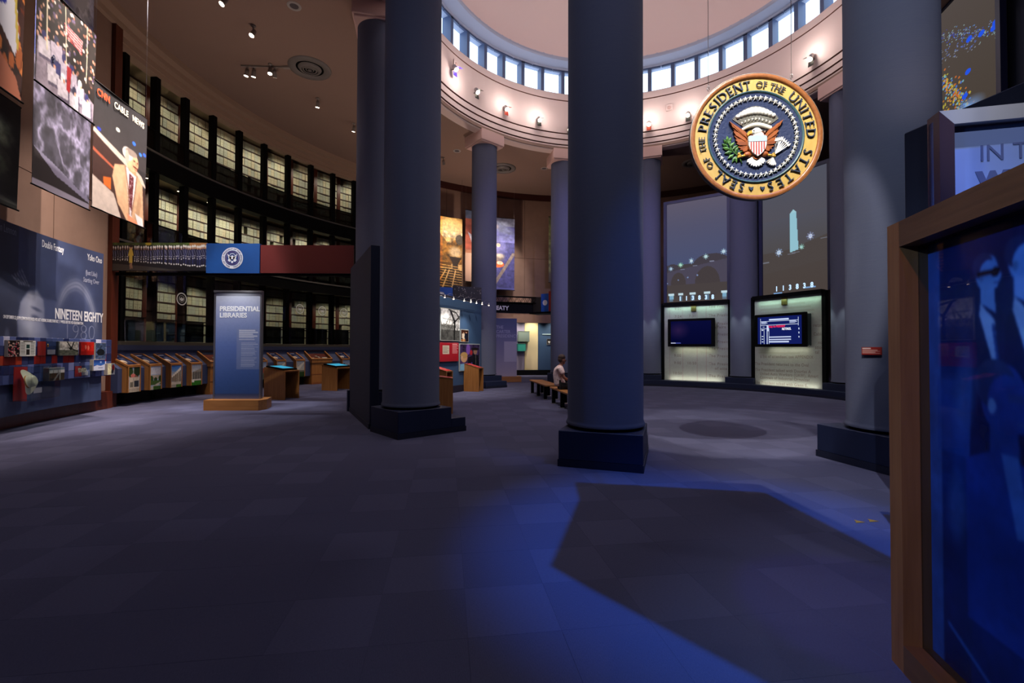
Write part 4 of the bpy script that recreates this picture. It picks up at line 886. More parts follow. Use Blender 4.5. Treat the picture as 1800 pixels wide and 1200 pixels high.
# ================================================================== MIDDLE: partition, picture wall, far exhibits
pt = T('partition', 'thin dark partition wall standing against the left column flank', 'partition', (-3.93, 11.15, 0), math.atan2(8.62-11.15, -2.66+3.93))
Lp = math.hypot(2.53, 1.27)
pt['label'] = 'thin dark partition wall butting against the fabric column, near the red sign'
MB().bbox(0, Lp, 0, .17, .1, 3.46, .006).build('panel', dark, pt)
MB().box(-.02, Lp+.01, -.02, .19, 0, .1).build('skirting', navy_d, pt)
MB().box(-.1, .06, -.05, .2, 0, .5).build('end_block', navy, pt)
bw = T('picture_wall', 'dark blue exhibit wall hung with photographs beneath a lamp rail', 'wall', (-3.3, 13.25, 0), math.atan2(17.6-13.25, -1.18+3.3))
Lb = math.hypot(2.12, 4.35)
MB().box(0, Lb, 0, .15, .12, 3.29).build('board', bluewall, bw); MB().box(0, Lb, -.03, .1, 0, .24).build('skirting', navy_d, bw); MB().box(-.02, Lb+.02, -.02, .17, 3.29, 3.33).build('cap', navy, bw)
def pxs(px): # distance along the picture wall for a column of the view
    t = (px-900)/808.; x0, y0 = -3.3, 13.25; dx, dy = 2.12/Lb, 4.35/Lb; return (t*y0-x0)/(dx-t*dy)
def picture(label, px0, px1, z0, z1, cv, frame=True, cat='picture', th=.04, m=None):
    x0, x1 = pxs(px0), pxs(px1); c_, s_ = math.cos(bw.rotation_euler[2]), math.sin(bw.rotation_euler[2]); x = (x0+x1)/2; y = -.005-th; W = (x1-x0)/2; h = (z1-z0)/2
    t = T('framed_photo' if frame else 'panel', label, cat, (bw.location[0]+x*c_-y*s_, bw.location[1]+x*s_+y*c_, (z0+z1)/2), bw.rotation_euler[2])
    MB().bbox(-W, W, 0, th, -h, h, .006).build('frame', m or mat('frame_pale', '9aa09c', .5), t); printed('photo', cv, flat(-W+.025, W-.025, -h+.025, h-.025, -.002), prg, t); return t, W, h
c = Cv(50, 60, 'c8c8c8'); c.vgrad(0, .5, 'f0f0ee', 'dcdcda'); c.rect(.0, .5, .7, .66, '6a6a68').rect(0, .66, 1, 1, '4a4a48'); [c.line([(RNG.random(), .2+.7*RNG.random()), (RNG.random(), .2+.8*RNG.random())], .012, '3a3a38', .8) for i in range(16)]; c.line([(.7, 1), (.72, .4), (.5, .05)], .04, '1e1e1c').line([(.72, .4), (1, .2)], .03, '1e1e1c').line([(.4, .02), (.8, .1), (1, .3)], .03, '4a4a48'); c.rough(14, .4, 6)
picture('large black and white photo of a tree and dock on the blue picture wall', 772, 806.5, 1.78, 2.88, c)
c = Cv(30, 44, '3a1e14'); c.person(.35, 1.1, .95, 'e0d0b8', 'd8a888', '3a2418', 'e0d0b8').person(.7, 1.15, 1.05, '141826', 'd09a78', '1a1210'); c.rect(0, .8, .6, 1, 'd88840', .6)
picture('small colour photo of an embracing couple on the blue picture wall', 808, 822, 1.75, 2.21, c)
c = Cv(110, 110, '3a2c50'); c.rough(6, .7, 3); c.ell(.2, .52, .16, .17, 'c8a078').ell(.2, .42, .17, .12, 'b8945c').poly([(.02, .75), (.35, .72), (.4, 1), (0, 1)], '7ab0d0').poly([(.4, .5), (.6, .45), (.62, 1), (.42, 1)], '1a1620').ell(.55, .32, .07, .1, 'b02c30').poly([(.62, .4), (.92, .42), (.98, .95), (.62, .9)], '16181c').ell(.76, .28, .1, .12, '9a7460').ell(.76, .18, .18, .05, '1e1612').ell(.4, .2, .1, .2, '8a5ac0', .8).rect(.7, .88, .85, 1, 'c8a080').line([(.78, .42), (.80, .9)], .008, '8a7a78').ell(.1, .5, .05, .06, 'd0a888').rect(.55, .7, .62, .9, '4a3a80').blur(2)
picture('colour photo of a child and hatted woman on the blue picture wall', 806, 842, .72, 1.70, c)
c = Cv(40, 30, 'a01c28'); c.greek(.66, .05, .97, .6, 8, 'e0a8a8', .8).rect(.12, .15, .48, .6, 'c8bca8').greek(.15, .2, .45, .55, 5, '8a8070')
picture('red text panel with a pale card under the tree photo', 771, 804, 1.08, 1.72, c, False, 'panel', .05, mat('panel_red', '9a1c26', .5))
# lamp rail
lr = T('lamp_rail', 'looping wire lamp rail with five small lit lamps over the picture wall', 'lights', (bw.location[0], bw.location[1], 3.24), bw.rotation_euler[2])
xs = [pxs(p) for p in (769, 785, 804, 816, 826, 836, 848)]
b = MB(); b.tube([(xs[0]-1, -.18, .0), (xs[-1], -.18, -.05)], .012, 6); b.tube([(xs[0]-1, -.18, .06), (xs[-1], -.18, .01)], .006, 5); b.build('rail', steel, lr)
for i, x in enumerate(xs):
    MB().tube([(x-.3, -.18, .03), (x-.2, -.24, .1), (x-.05, -.27, .1), (x, -.27, .02)], .006, 5).build('arm', steel, lr)
    h_ = MB().lathe([(.012, .03), (.035, -.03), (.04, -.06)], 10, cx=x, cy=-.27).build('lamp_head', steel, lr)
    MB().ball((x, -.27, -.05), .03, n=8).build('bulb', lampglow2, h_)
# far: sign panel, fascia, alcove displays
cp = T('information_sign', 'tall lilac panel reading THE CARTER PRESIDENCY on a low oak plinth', 'panel', (-1.05, 21.0, 0), math.atan2(.26, 1.27))
c = Cv(50, 110, '7c7894'); c.vgrad(0, .25, '34406c', '585c84'); c.vgrad(.25, 1, '5c5e84', 'a49aa4'); c.rect(.55, .40, .98, .75, 'a8a4b4', .8)
printed('face', c, flat(0, 1.3, .26, 2.93, -.002), pr, cp); MB().box(0, 1.3, 0, .06, .26, 2.93).build('board', mat('lilac_board', '5c5e84', .7), cp); MB().box(-.1, 1.5, -.1, .5, 0, .26).build('plinth', oakx, cp)
for i, s in enumerate(('THE', 'CARTER', 'PRESIDENCY')): text('lettering', s, .2, .33, 2.45-.2*i, -.005, mat('letter_lilac', '8c8eac', .7), cp, .001, .004, .9)
fs = T('fascia_sign', 'black fascia sign with white letters ending in EATY, above the alcove', 'sign', (-2.2, 21.1, 3.23), math.atan2(1.0, 3.2))
MB().box(0, 3.35, 0, .12, 0, .52).build('board', black, fs)
text('lettering', 'EATY', .27, 1.52, .13, -.008, lettering_w, fs, .004, .01, .95)
tr = T('truss', 'black lattice truss spanning in front of the far brown wall', 'truss', (-2.4, 20.9, 3.72), math.atan2(1.2, 3.6))
b = MB()
for y in (0, .22):
    b.tube([(0, y, .0), (4.6, y, 0)], .025, 6); b.tube([(0, y, .28), (4.6, y, .28)], .025, 6)
b.build('chord', black, tr)
b = MB()
for i in range(14):
    x = .1+.32*i; b.tube([(x, 0, 0), (x+.16, 0, .28), (x+.32, 0, 0)], .012, 5)
    b.tube([(x, .22, 0), (x+.16, .22, .28), (x+.32, .22, 0)], .012, 5)
b.build('lattice', black, tr)
sp = T('entry_sign', 'small blue and red emblem sign at the end of the black truss', 'sign', (1.38, 21.9, 3.3), R_(-35))
MB().box(0, .42, 0, .06, 0, .85).build('blue_panel', mat('sign_blue_b', '1a54b0', .5), sp); MB().box(.42, .95, 0, .06, 0, .95).build('red_panel', mat('sign_red_b', '9c2418', .5), sp); disc(.001, .13, -.006, .22, .42, 20).build('emblem', wm_, sp)
MB().box(-.55, -.02, .0, .06, -.02, .7).build('photo_panel', mat('dark_photo', '2a2622', .6), sp)
b = MB(); b.box(-.4, 1.2, -.4, .4, -.12, -.04); b.build('shelf', black, sp)
es = T('entry_emblem_sign', 'blue emblem sign over the blue picture wall, under the gold mine banner', 'sign', (-2.95, 17.2, 3.30), R_(25))
MB().box(0, .75, 0, .05, 0, .55).build('blue_panel', mat('sign_blue_b', '1a54b0', .5), es); disc(.001, .16, -.006, .3, .2, 20).build('emblem', wm_, es)
c = Cv(50, 26, '14121a'); c.rough(10, .6, 3); [c.ell(RNG.random(), RNG.random(), .012, .03, ('8a8480', '6a5a54', 'a8a4a0', '3a3844')[i % 4], .8) for i in range(90)]
MB().box(.76, 2.0, .0, .05, -.05, .62).build('photo_board', blackm, es); printed('parade_photo', c, flat(.76, 2.0, -.05, .62, -.004), pr, es)
def alc(name, label, cat, a0, a1, z0, z1, R, th, m):
    t = T(name, label, cat, P3(R, (a0+a1)/2, (z0+z1)/2), 0); onto(MB().sector(R, R+th, a0, a1, z0, z1, 4).build('board', m, t), t); return t
alc('exhibit_board', 'tall cream panel in the far alcove beside the seated visitor', 'panel', -168.4, -171.6, .3, 3.3, 14.15, .08, mat('cream_board', 'e0cfa0', .7))
alc('exhibit_board', 'lavender panel between the cream panel and the lilac text panel', 'panel', -164.8, -168.3, .3, 3.3, 14.15, .08, mat('lavender_board', '8c84a0', .7))
t = alc('exhibit_board', 'blue alcove panel with a small portrait, next to the cream panel', 'panel', -171.7, -180, .3, 3.3, 14.15, .08, bluewall)
pa = T('portrait', 'small black and white portrait on the blue alcove panel', 'picture', P3(14.1, -174.3, 1.96), face_in(-174.3))
MB().box(-.13, .13, 0, .03, -.17, .17).build('frame', white, pa); printed('photo', Cv(24, 30, '1c1c1c').ell(.5, .45, .25, .3, 'c8c4c0').ell(.5, .25, .3, .16, '2a2826').poly([(.2, 1), (.3, .75), (.7, .75), (.8, 1)], '55555a'), flat(-.12, .12, -.16, .16, -.003), prg, pa)
ap = T('caption_panel', 'pale caption strip and text block above the small portrait', 'panel', P3(14.1, -175.5, 2.4), face_in(-175.5))
MB().box(-.7, .7, 0, .02, -.03, .03).box(.1, .6, 0, .02, .1, .3).box(.3, .65, 0, .02, -.95, -.15).build('caption', mat('caption_pale', '9ab0c0', .6), ap)
for lab, px_, z0, z1, c_, wd in (('grey green wall box above the teal box near the cream panel', -167.9, 1.95, 2.55, '76867e', .66), ('teal wall box under the grey green box near the cream panel', -167.4, 1.4, 1.85, '2c9a90', .46)):
    t = T('wall_box', lab, 'box', P3(13.85, px_, z0), face_in(px_)); MB().bbox(-wd/2, wd/2, 0, .3, 0, z1-z0, .008).build('body', mat('wb'+c_, c_, .6), t); MB().box(-wd/2-.01, wd/2+.01, -.01, .02, z1-z0-.02, z1-z0+.01).build('lip', mat('wb2', '5a6a62', .6), t)
cd = T('camera_dome', 'small white dome camera under the tan fascia of the alcove', 'camera', P3(12.7, -166.6, 3.2), 0); MB().ball((0, 0, 0), .09, n=12).build('dome', white, cd); MB().lathe([(0, .12), (.1, .11), (.1, .04), (.07, 0)], 14).build('mount', greyp, cd)
struct(MB().sector(14.0, 14.16, -133, -214, 0, .28, 40).build('baseboard_alcove', black))
# far banners
def fb(label, a0, a1, R, z0, z1, cv): return banner(label, pol(R, a0), pol(R, a1), z0, z1, cv)
c = Cv(70, 170, 'b0905c'); c.vgrad(0, .28, 'c89a50', 'b8a484'); c.poly([(0, .2), (.2, .24), (.5, .38), (.75, .3), (1, .36), (1, .65), (0, .65)], '7a5420'); c.rough(8, .8, 3, (c.y > .2) & (c.y < .65)); c.ell(.9, .3, .16, .07, '4a4238'); c.ell(.75, .48, .3, .1, 'c8b490', .8, 0, .5); c.poly([(.52, .55), (.98, .55), (.85, .64), (.85, .72), (.65, .72), (.65, .64)], '2a2018'); c.rect(0, .63, .6, .7, '5a3c14'); c.rect(0, .72, 1, 1, '2e2010')
for i in range(10): c.line([(0, .66+.036*i), (1, .69+.034*i)], .012, 'd0a45c', .85)
for x0, x1 in ((.4, .02), (.52, .28), (.75, .62)): c.line([(x0, .74), (x1, 1)], .02, 'd8b070')
c.a[:, :20] *= np.array([1.15, .98, .7]); c.rough(20, .25, 9)
fb('golden toned hanging banner of a mine trestle and ore hopper', -141.5, -148.9, 11.9, 4.5, 8.1, c)
c = Cv(40, 150, 'a06848'); c.vgrad(0, .12, '5a6a84', '6a7488'); c.vgrad(.12, .55, 'b0644a', 'a85038'); c.poly([(.1, .3), (.5, .42), (.3, .5)], 'c8c8d0'); c.rough(5, .3, 4); c.vgrad(.6, 1, 'b09078', '9a7a64')
fb('narrow visible rust orange hanging banner beside the mine banner', -150.2, -157, 12.1, 5.0, 8.7, c)
c = Cv(70, 170, '4a4a80'); c.vgrad(0, .12, '8a90a4', '8488a0'); c.ell(.6, .16, .5, .08, '4c506c', .9, 8, .5); c.ell(.3, .13, .2, .05, '8a7a7c', .8, 0, .4); c.vgrad(.26, .34, '5a5c88', '6a6aa4'); c.ell(.25, .42, .6, .12, 'a8a4d8', .9, 0, .9); c.ell(.45, .385, .07, .025, 'e0c8a8'); c.ell(.3, .56, .4, .07, '8a7a68', .9, 0, .4); c.ell(.5, .53, .2, .04, 'c8bca4', .8, 0, .5); c.ell(.46, .65, .18, .045, 'd06a34'); c.ell(.5, .63, .1, .025, 'f0dcb8'); c.line([(.95, .5), (.3, .94)], .05, '8a7c72'); c.ell(.1, .72, .14, .05, '7a6454'); c.rough(14, .3, 8); c.vgrad(.97, 1, '5a5c9c', '5a5c9c')
fb('hanging banner of an aerial harbour view with an orange ship', -155.0, -163.0, 11.9, 4.65, 8.45, c)
c = Cv(40, 150, '6a7048'); c.rough(6, .7, 3); c.vgrad(.85, 1, '5a5444', '4a4438'); fb('green forest hanging banner, mostly behind the column', -172.3, -178, 12.0, 5.15, 8.75, c)

# ================================================================== THE STAGE BAYS: plinth, calendar walls, monitors, projection screens
struct(MB().sector(6.42, 8.2, -188, -296, 0, .235, 60).build('trim_12', navy)); struct(MB().sector(6.40, 6.425, -188, -296, 0, .08, 60).build('baseboard_stage', navy_d))
paper = mat('calendar_paper', 'a4a89c', .8)
def cpos(n): return Vector((*pol(RC, PH+30*n), 0))
COLS = {}
def bay(n0, n1, t0, t1, lab, seed, ysh=.12):
    A, B = cpos(n0), cpos(n1); d = B-A; p0 = A+d*t0; p1 = A+d*t1; L = (p1-p0).length; rz = math.atan2(d.y, d.x)
    root = T('calendar_wall', lab[0], 'wall', (p0.x-ysh*math.sin(rz), p0.y+ysh*math.cos(rz), .235), rz)
    H_ = 3.14
    c = Cv(150, 190, 'a4a89c'); c.rough(4, .05, seed); c.rough(60, .04, seed+1)
    if seed == 2: c.greek(.1, .03, .95, .24, 5, '98998c', .8, 9); c.greek(.06, .62, .7, .64, 1, '98998c', .8, 4)
    if seed == 1:
        for x in (.085, .30, .53, .67): c.rect(x, 0, x+.006, 1, '9a8480')
    printed('print', c, flat(0, L, 0, H_, -.002), pr, root); MB().box(0, L, 0, .1, 0, H_).build('board', paper, root)
    if seed == 1:
        for s, x, z in (('9:00', .16, .98), ('9:00', .16, .67), ('10:50', .37, .67), ('10:50', .14, .24), ('The Presid', .71, .98), ('The Presid', .71, .66), ('of atte', .80, .48), ('The Presid', .71, .17), ('9:02', .17, 2.95), ('7:24', .17, 2.62), ('7:31', .4, 2.62), ('The Presid', .71, 2.98), ('The Presid', .71, 2.62), ('The Presid', .71, 2.28), ('affairs', .8, 2.14), ('The Presid', .71, 1.85), ('The Presid', .71, 1.55), ('The Presid', .71, 1.28)):
            text('lettering', s, .155, x*L, z, -.005, lettering_b, root, 0, .003, .95, spacing=1.15)
    else:
        for s, x, z in (('retary', .88, 2.05), ('Cabin', .88, 1.76), ('no', .94, 1.48), ('ation', .9, 1.32), ('tal', .9, 1.16), ('a list of attendees, see APPENDIX', .09, .99), ('The President returned to the Oval', .0, .72), ('The President talked with Douglas A', .0, .5), ('United Auto Workers (UAW), Ameri', .08, .36), ('Congress of Industrial Organizat', .08, .22), ('The President talked with Glenn E.', .0, .03)):
            text('lettering', s, .15, x*L, z, -.005, lettering_b, root, 0, .003, .80, spacing=1.12)
    MB().box(-.03, L+.03, -.12, .1, H_, H_+.13).build('head_rail', black, root)
    MB().box(-.12, 0, -.05, .1, 0, H_+.1).build('reveal', blackm, root); MB().box(L, L+.12, -.05, .1, 0, H_+.1).build('reveal', blackm, root)
    MB().bbox(L*.44, L*.52, -.06, -.01, H_-.28, H_-.01, .004).build('bracket', mat('brass_plate', '5a4e20', .5, .5), root)
    return root, L, rz, p0
def onbay(bayt, name, label, cat, x, y, z):
    root, L, rz, p0 = bayt; return T(name, label, cat, (root.location[0]+x*math.cos(rz)-y*math.sin(rz), root.location[1]+x*math.sin(rz)+y*math.cos(rz), z), rz)
b1 = bay(-6, -7, .171, .84, ('pale lit calendar wall behind the blank blue monitor',), 1)
b2 = bay(-7, -8, .158, .808, ('pale lit calendar wall behind the monitor showing a document',), 2, -.2)
def monitor(bt, label, x0, x1, z0, z1, cv, m):
    t = onbay(bt, 'monitor', label, 'monitor', (x0+x1)/2, -.42, (z0+z1)/2); W = (x1-x0)/2; h = (z1-z0)/2
    MB().bbox(-W, W, 0, .12, -h, h, .015).build('bezel', black, t); MB().bbox(-W+.05, W-.05, .12, .41, -h+.04, h-.04, .02).build('housing', mat('monitor_back', '1c2a2e', .5), t)
    printed('screen', cv, flat(-W+.13, W-.13, -h+.1, h-.1, -.003), m, t)
    for z in (-h+.05, h-.05): MB().ball((W, .2, z), .015, n=6).build('screw', steel, t)
L1, L2 = b1[1], b2[1]
c = Cv(70, 44, '06082c'); c.vgrad(0, 1, '080a34', '04062a'); c.ell(.2, .4, .3, .4, '2e1c44', .8, 0, 1); c.rect(0, .93, .13, .965, 'e0e4ff').rect(.13, .935, .26, .96, '5a64c0')
monitor(b1, 'wall monitor showing a nearly blank dark blue screen', L1*.10, L1*.83, 1.64, 2.78, c, scr_b)
c = Cv(130, 80, '101a58'); W_ = 'd8e4ff'
for q in ((.07, .06, .93, .065), (.07, .16, .93, .172), (.07, .30, .93, .315), (.07, .06, .075, 1), (.925, .06, .93, .36), (.07, .42, .26, .435), (.155, .42, .16, 1), (.22, .3, .235, 1), (.27, .42, .275, 1)): c.rect(*q, W_)
c.rect(.28, .09, .72, .14, 'c8d8ff').greek(.09, .18, .24, .28, 3, W_, .8).greek(.74, .18, .9, .28, 3, W_, .8).rect(.12, .36, .17, .38, W_).rect(.22, .32, .27, .52, W_, .85)
c.rect(.1, .46, .14, .5, W_); [c.rect(.1, y, .14, y+.03, W_) for y in (.7, .8, .9)]; c.greek(.28, .72, .8, .98, 3, W_, .9, 5); [c.rect(.93, y, .945, y+.06, W_) for y in (.44, .58, .72)]
monitor(b2, 'wall monitor showing a white and red text document on blue', L2*.12, L2*.88, 1.62, 2.78, c, scr_b)
mo2 = [o for o in bpy.data.objects if o.name.startswith('monitor') and o.type == 'EMPTY'][-1]
text('lettering', 'Today the PRESIDENT', .1, -.38, .1, -.012, emat('glow_red', 'ff2c50', 1.2), mo2, 0, .002, .66); text('lettering', 'RETIRES.', .11, .12, .0, -.012, emat('glow_white', 'f0f4ff', 1.3), mo2, 0, .002, .8)
def screen(bt, label, x0, x1, z0, z1, cv, digits=None, y=.0):
    t = onbay(bt, 'projection_screen', label, 'screen', x0, y, z0); W = x1-x0; h = z1-z0; bm_ = mat('screen_frame', '10163c', .5)
    printed('image', cv, flat(0, W, 0, h, -.004), scr, t); MB().box(0, W, 0, .03, 0, h).build('backing', blackm, t)
    b = MB()
    for q in ((-.13, 0, 0, h+.12), (W, W+.13, 0, h+.12), (0, W, h, h+.12)): b.box(q[0], q[1], -.06, .06, q[2], q[3])
    b.build('frame', bm_, t)
    if digits:
        gm = emat('digit_glow', 'bcdcff', 1.3) if 'digit_glow' not in MATS else MATS['digit_glow']
        for i, ch in enumerate('113838'): text('digit', ch, .24, digits[0]*W+i*digits[1]*W, digits[2], -.012, gm, t, 0, .012, .8, 'CENTER')
    return t
c = Cv(110, 190, '5c5668'); c.vgrad(0, .25, '6a6478', '5e5e7a'); c.vgrad(.25, .62, '5e5e7a', '545c80'); c.vgrad(.62, 1, '4e484e', '564c48')
c.ell(.1, .66, .1, .05, '4c4650').ell(.75, .64, .3, .1, '4c4650'); c.poly([(0, .69), (1, .6), (1, .82), (0, .82)], '555062'); c.ell(.2, .82, .13, .12, '4e4648').ell(.68, .82, .2, .16, '4e4648'); c.rect(0, .82, 1, .92, '524a4a')
def star(c, x, y, s, col):
    c.ell(x, y, s*2.2, s*1.3, col, .5, 0, 1); c.ell(x, y, s, s*.6, 'f4fcff')
    for q in range(4): a = q*PI/4; c.line([(x-s*2*math.cos(a), y-s*1.15*math.sin(a)), (x+s*2*math.cos(a), y+s*1.15*math.sin(a))], .004, col, .7)
for x, y, s, col in ((.07, .655, .02, '9ac8f0'), (.24, .625, .022, '9af0c8'), (.42, .595, .024, 'b8e4ff'), (.66, .565, .022, 'b0e8f0'), (.94, .535, .024, 'b8e4ff')): star(c, x, y, s, col)
for x, y in ((.27, .67), (.48, .645), (.75, .615)): c.rect(x-.03, y-.004, x+.04, y+.004, 'a8b0d0', .7)
for x, y in ((.2, .775), (.36, .755), (.52, .74), (.01, .8)): c.ell(x, y, .012, .007, '8aa0d0')
for x, w_ in ((.03, .1), (.2, .08), (.39, .1), (.63, .1), (.9, .1)):
    c.rect(x, .905, x+w_, .925, 'd8f4ff'); c.rect(x+.015, .925, x+w_-.015, .965, 'a8e0f4', .9) if x in (.03, .9) else None; c.rect(x+.02, .93, x+w_-.02, .985, '7aa8d0', .6)
screen(b1, 'tall projection screen of a bridge at night over the blank monitor', .1, L1-.03, 3.5, 7.72, c, (.23, .108, .08), .06)
c = Cv(110, 190, '5a5452'); c.vgrad(0, .35, '5c5e6c', '5e5c66'); c.vgrad(.35, .62, '5c5c68', '5a5658'); c.vgrad(.62, 1, '564e4c', '544a46'); c.poly([(0, .68), (1, .55), (1, .75), (0, .8)], '564e4c')
c.poly([(.45, .32), (.545, .32), (.575, .635), (.445, .648)], 'a4d8e8'); c.poly([(.45, .32), (.5, .29), (.545, .32)], 'b0e0ec')
for x, y, s, col in ((.27, .63, .03, 'a8c8f8'), (.62, .62, .02, '9adcd0'), (.75, .545, .028, 'b0c0f8')): star(c, x, y, s, col)
for x, y in ((.05, .7), (.47, .66), (.53, .655), (.95, .58)): c.rect(x-.06, y-.003, x+.06, y+.003, 'a8b4d0', .5)
c.rect(.18, .975, .32, .985, '8ab8f0'); c.rect(.66, .955, .82, .965, '8ab8f0')
screen(b2, 'tall projection screen of a white obelisk at night over the lit monitor', .12, L2+.02, 3.5, 7.72, c, (.23, .108, .16), .32)
c = Cv(180, 300, '5a5048'); c.vgrad(0, 1, '5e5450', '544a42')
for i in range(230):
    t = RNG.random(); o_ = RNG.normal()*.03; c.ell(.2+.85*t, .14+.42*t+o_, .007, .0028, ('6aa8f8', '3a58f8', 'b0d8d8', '9aa8d0')[i % 4], .9)
for i in range(90): t = RNG.random(); c.ell(.2+.6*t, .34+.14*t+RNG.normal()*.035, .009, .003, ('6a8af0', 'a8b4c8')[i % 2], .8)
for i in range(220):
    t = RNG.random(); x = .25+.42*t+RNG.normal()*.045; y = .5+.45*t+RNG.normal()*.035; c.ell(x, y, .012, .009*RNG.random()+.003, ('f0b03a', 'e0d04a', '8ad8e8', 'f0803a', '5a90ff')[i % 5], .8)
for i in range(60): x = .22+.2*RNG.random(); y = .72+.25*RNG.random(); c.ell(x, y, .010, .014*RNG.random()+.004, ('f0b03a', 'd8c84a', 'e08a2a')[i % 3], .8)
c.ell(.62, .95, .25, .10, '8ab8ff', .95, 0, .8)
for x, y in ((.68, .42), (.82, .46), (.95, .5), (.66, .66), (.62, .83), (.97, .47)): c.ell(x, y, .035, .02, '2c60ff')
c.a[:, :] = c.a
s3 = T('projection_screen', 'tilted streaked city lights projection screen seen past the broad column', 'screen', (11.1, 12.4, 3.6), math.atan2(9.75-12.4, 10.42-11.1))
c.a = np.concatenate([c.a, np.full((333, 180, 3), 0) + np.array([.33, .29, .26])], 0); c.h = 633
L3 = math.hypot(2.65, .68); printed('image', c, flat(0, L3, 0, 6.45, -.004), scr, s3); MB().box(0, L3, 0, .03, 0, 6.45).build('backing', blackm, s3); b = MB(); b.box(-.13, 0, -.06, .06, 0, 6.49).box(L3, L3+.13, -.06, .06, 0, 6.49).box(0, L3, -.06, .06, 6.45, 6.49); b.build('frame', mat('screen_frame', '10163c', .5), s3)

# ================================================================== BENCHES AND VISITOR
def bench(label, p, rz, L=2.45, W=.46):
    t = T('bench', label, 'bench', (*p, 0), rz, 'wooden benches in the rotunda')
    MB().bbox(-W/2, W/2, -L/2, L/2, .405, .45, .008).build('seat', oak, t)
    for sy in (-1, 0, 1):
        for sx in (-1, 1):
            l = MB().box(-.045+sx*W*.36, .045+sx*W*.36, sy*(L/2-.22)-.045, sy*(L/2-.22)+.045, .012, .405).build('leg', black, t)
            MB().bbox(-.075+sx*W*.36, .075+sx*W*.36, sy*(L/2-.22)-.06, sy*(L/2-.22)+.06, 0, .014, .004).build('foot_plate', steel, l)
    return t
bench('empty slatless oak bench with black legs, farther from the near columns', (1.02, 14.85), R_(8.5))
bpy.data.objects['bench']['label'] = 'empty oak bench with black legs, behind the seated visitor'
bench('oak bench with black legs that the visitor sits on', (1.46, 11.85), R_(7.5))
def skin(name, verts, edges, radii, m, sub=2, parent=None):
    me = bpy.data.meshes.new(name); me.from_pydata([tuple(v) for v in verts], edges, []); o = bpy.data.objects.new(name, me); COL.objects.link(o)
    md = o.modifiers.new('s', 'SKIN'); md.use_smooth_shade = True
    for i, r_ in enumerate(radii):
        r_ = r_ if isinstance(r_, tuple) else (r_, r_); me.skin_vertices[0].data[i].radius = r_
    me.skin_vertices[0].data[0].use_root = True
    s = o.modifiers.new('d', 'SUBSURF'); s.levels = sub; s.render_levels = sub
    dg = bpy.context.evaluated_depsgraph_get(); dg.update(); me2 = bpy.data.meshes.new_from_object(o.evaluated_get(dg)); o.modifiers.clear(); o.data = me2; me2.name = name
    me2.materials.clear(); me2.materials.append(m); me2.polygons.foreach_set('use_smooth', [True]*len(me2.polygons))
    if parent: o.parent = parent
    return o
# visitor: local +x is forward (sits facing the stage), origin on the floor under the seat
skinm = mat('skin', '8a5844', .55); hairm = mat('hair', '3e2c24', .8, bump=((90, 90, 90), .4))
shirtm = mat('patterned_shirt', 'dcc4be', .85, grain=((30, 30, 30), 1, .06, '9a5c60'))
_nt = shirtm.node_tree
_mr = [n for n in _nt.nodes if n.type == 'MAP_RANGE'][0]; _mr.inputs[1].default_value = .60; _mr.inputs[2].default_value = .64
trm = mat('trousers', '0c0b10', .8); shoem = mat('shoe', '1a1820', .6)
bv = [(0, 0, .53), (.01, 0, .64), (-.02, 0, .78), (-.03, 0, .92), (0, 0, 1.02), (.03, 0, 1.09), (.062, 0, 1.145),   # 0-6 spine, neck, jaw
      (.078, 0, 1.215), (.07, 0, 1.285)]
be = [(i, i+1) for i in range(8)]; br = [.12, .11, .11, .105, .085, .052, .054, .086, .074]
def arm(sg, el, wr):
    i = len(bv); bv.extend([(-.005, sg*.17, 1.0), el, wr, (wr[0]+.07, wr[1]-sg*.02, wr[2]-.005)]); be.extend([(4, i), (i, i+1), (i+1, i+2), (i+2, i+3)]); br.extend([.048, .042, .032, (.02, .038)]); return wr
wrs = [arm(-1, (.08, -.24, .76), (.30, -.14, .66)), arm(1, (.08, .24, .76), (.30, .14, .66))]
def leg(sg):
    i = len(bv); bv.extend([(.06, sg*.1, .54), (.44, sg*.12, .54), (.42, sg*.11, .30), (.40, sg*.11, .07)]); be.extend([(0, i), (i, i+1), (i+1, i+2), (i+2, i+3)]); br.extend([.092, .068, .056, .04])
leg(-1); leg(1)
person = skin('person', bv, be, br, skinm)
person.location = (1.275, 12.25, 0); person.rotation_euler = (0, 0, R_(2))
tag(person, 'seated visitor in a pale patterned shirt on the nearer bench, looking toward the stage', 'person')
person['label'] = 'visitor in a pale patterned shirt sitting on a bench, looking up'
# five fingers on each hand, resting together on the lap
for sg, wr in zip((-1, 1), wrs):
    for q, (oy, ln) in enumerate(((.03, .06), (.012, .075), (-.006, .08), (-.024, .07))):
        x0, y0, z0 = wr[0]+.075, wr[1]-sg*.02+oy*.9, wr[2]-.004
        skin('finger', [(x0-.02, y0, z0), (x0+ln*.45, y0, z0+.004), (x0+ln*.8, y0, z0-.012), (x0+ln, y0, z0-.03)], [(0, 1), (1, 2), (2, 3)], [.010, .0095, .0085, .007], skinm, 1, person)
    skin('thumb', [(wr[0]+.03, wr[1]-sg*.05, wr[2]), (wr[0]+.06, wr[1]-sg*.075, wr[2]+.004), (wr[0]+.095, wr[1]-sg*.07, wr[2])], [(0, 1), (1, 2)], [.012, .011, .009], skinm, 1, person)
sv = [(0, 0, .52), (0, 0, .62), (-.025, 0, .76), (-.035, 0, .90), (-.005, 0, 1.01), (.02, 0, 1.065), (-.005, -.17, 1.0), (.055, -.225, .84), (-.005, .17, 1.0), (.055, .225, .84)]
skin('shirt', sv, [(0, 1), (1, 2), (2, 3), (3, 4), (4, 5), (4, 6), (6, 7), (4, 8), (8, 9)], [.175, .165, .165, .168, .12, .066, .085, .075, .085, .075], shirtm, 2, person)
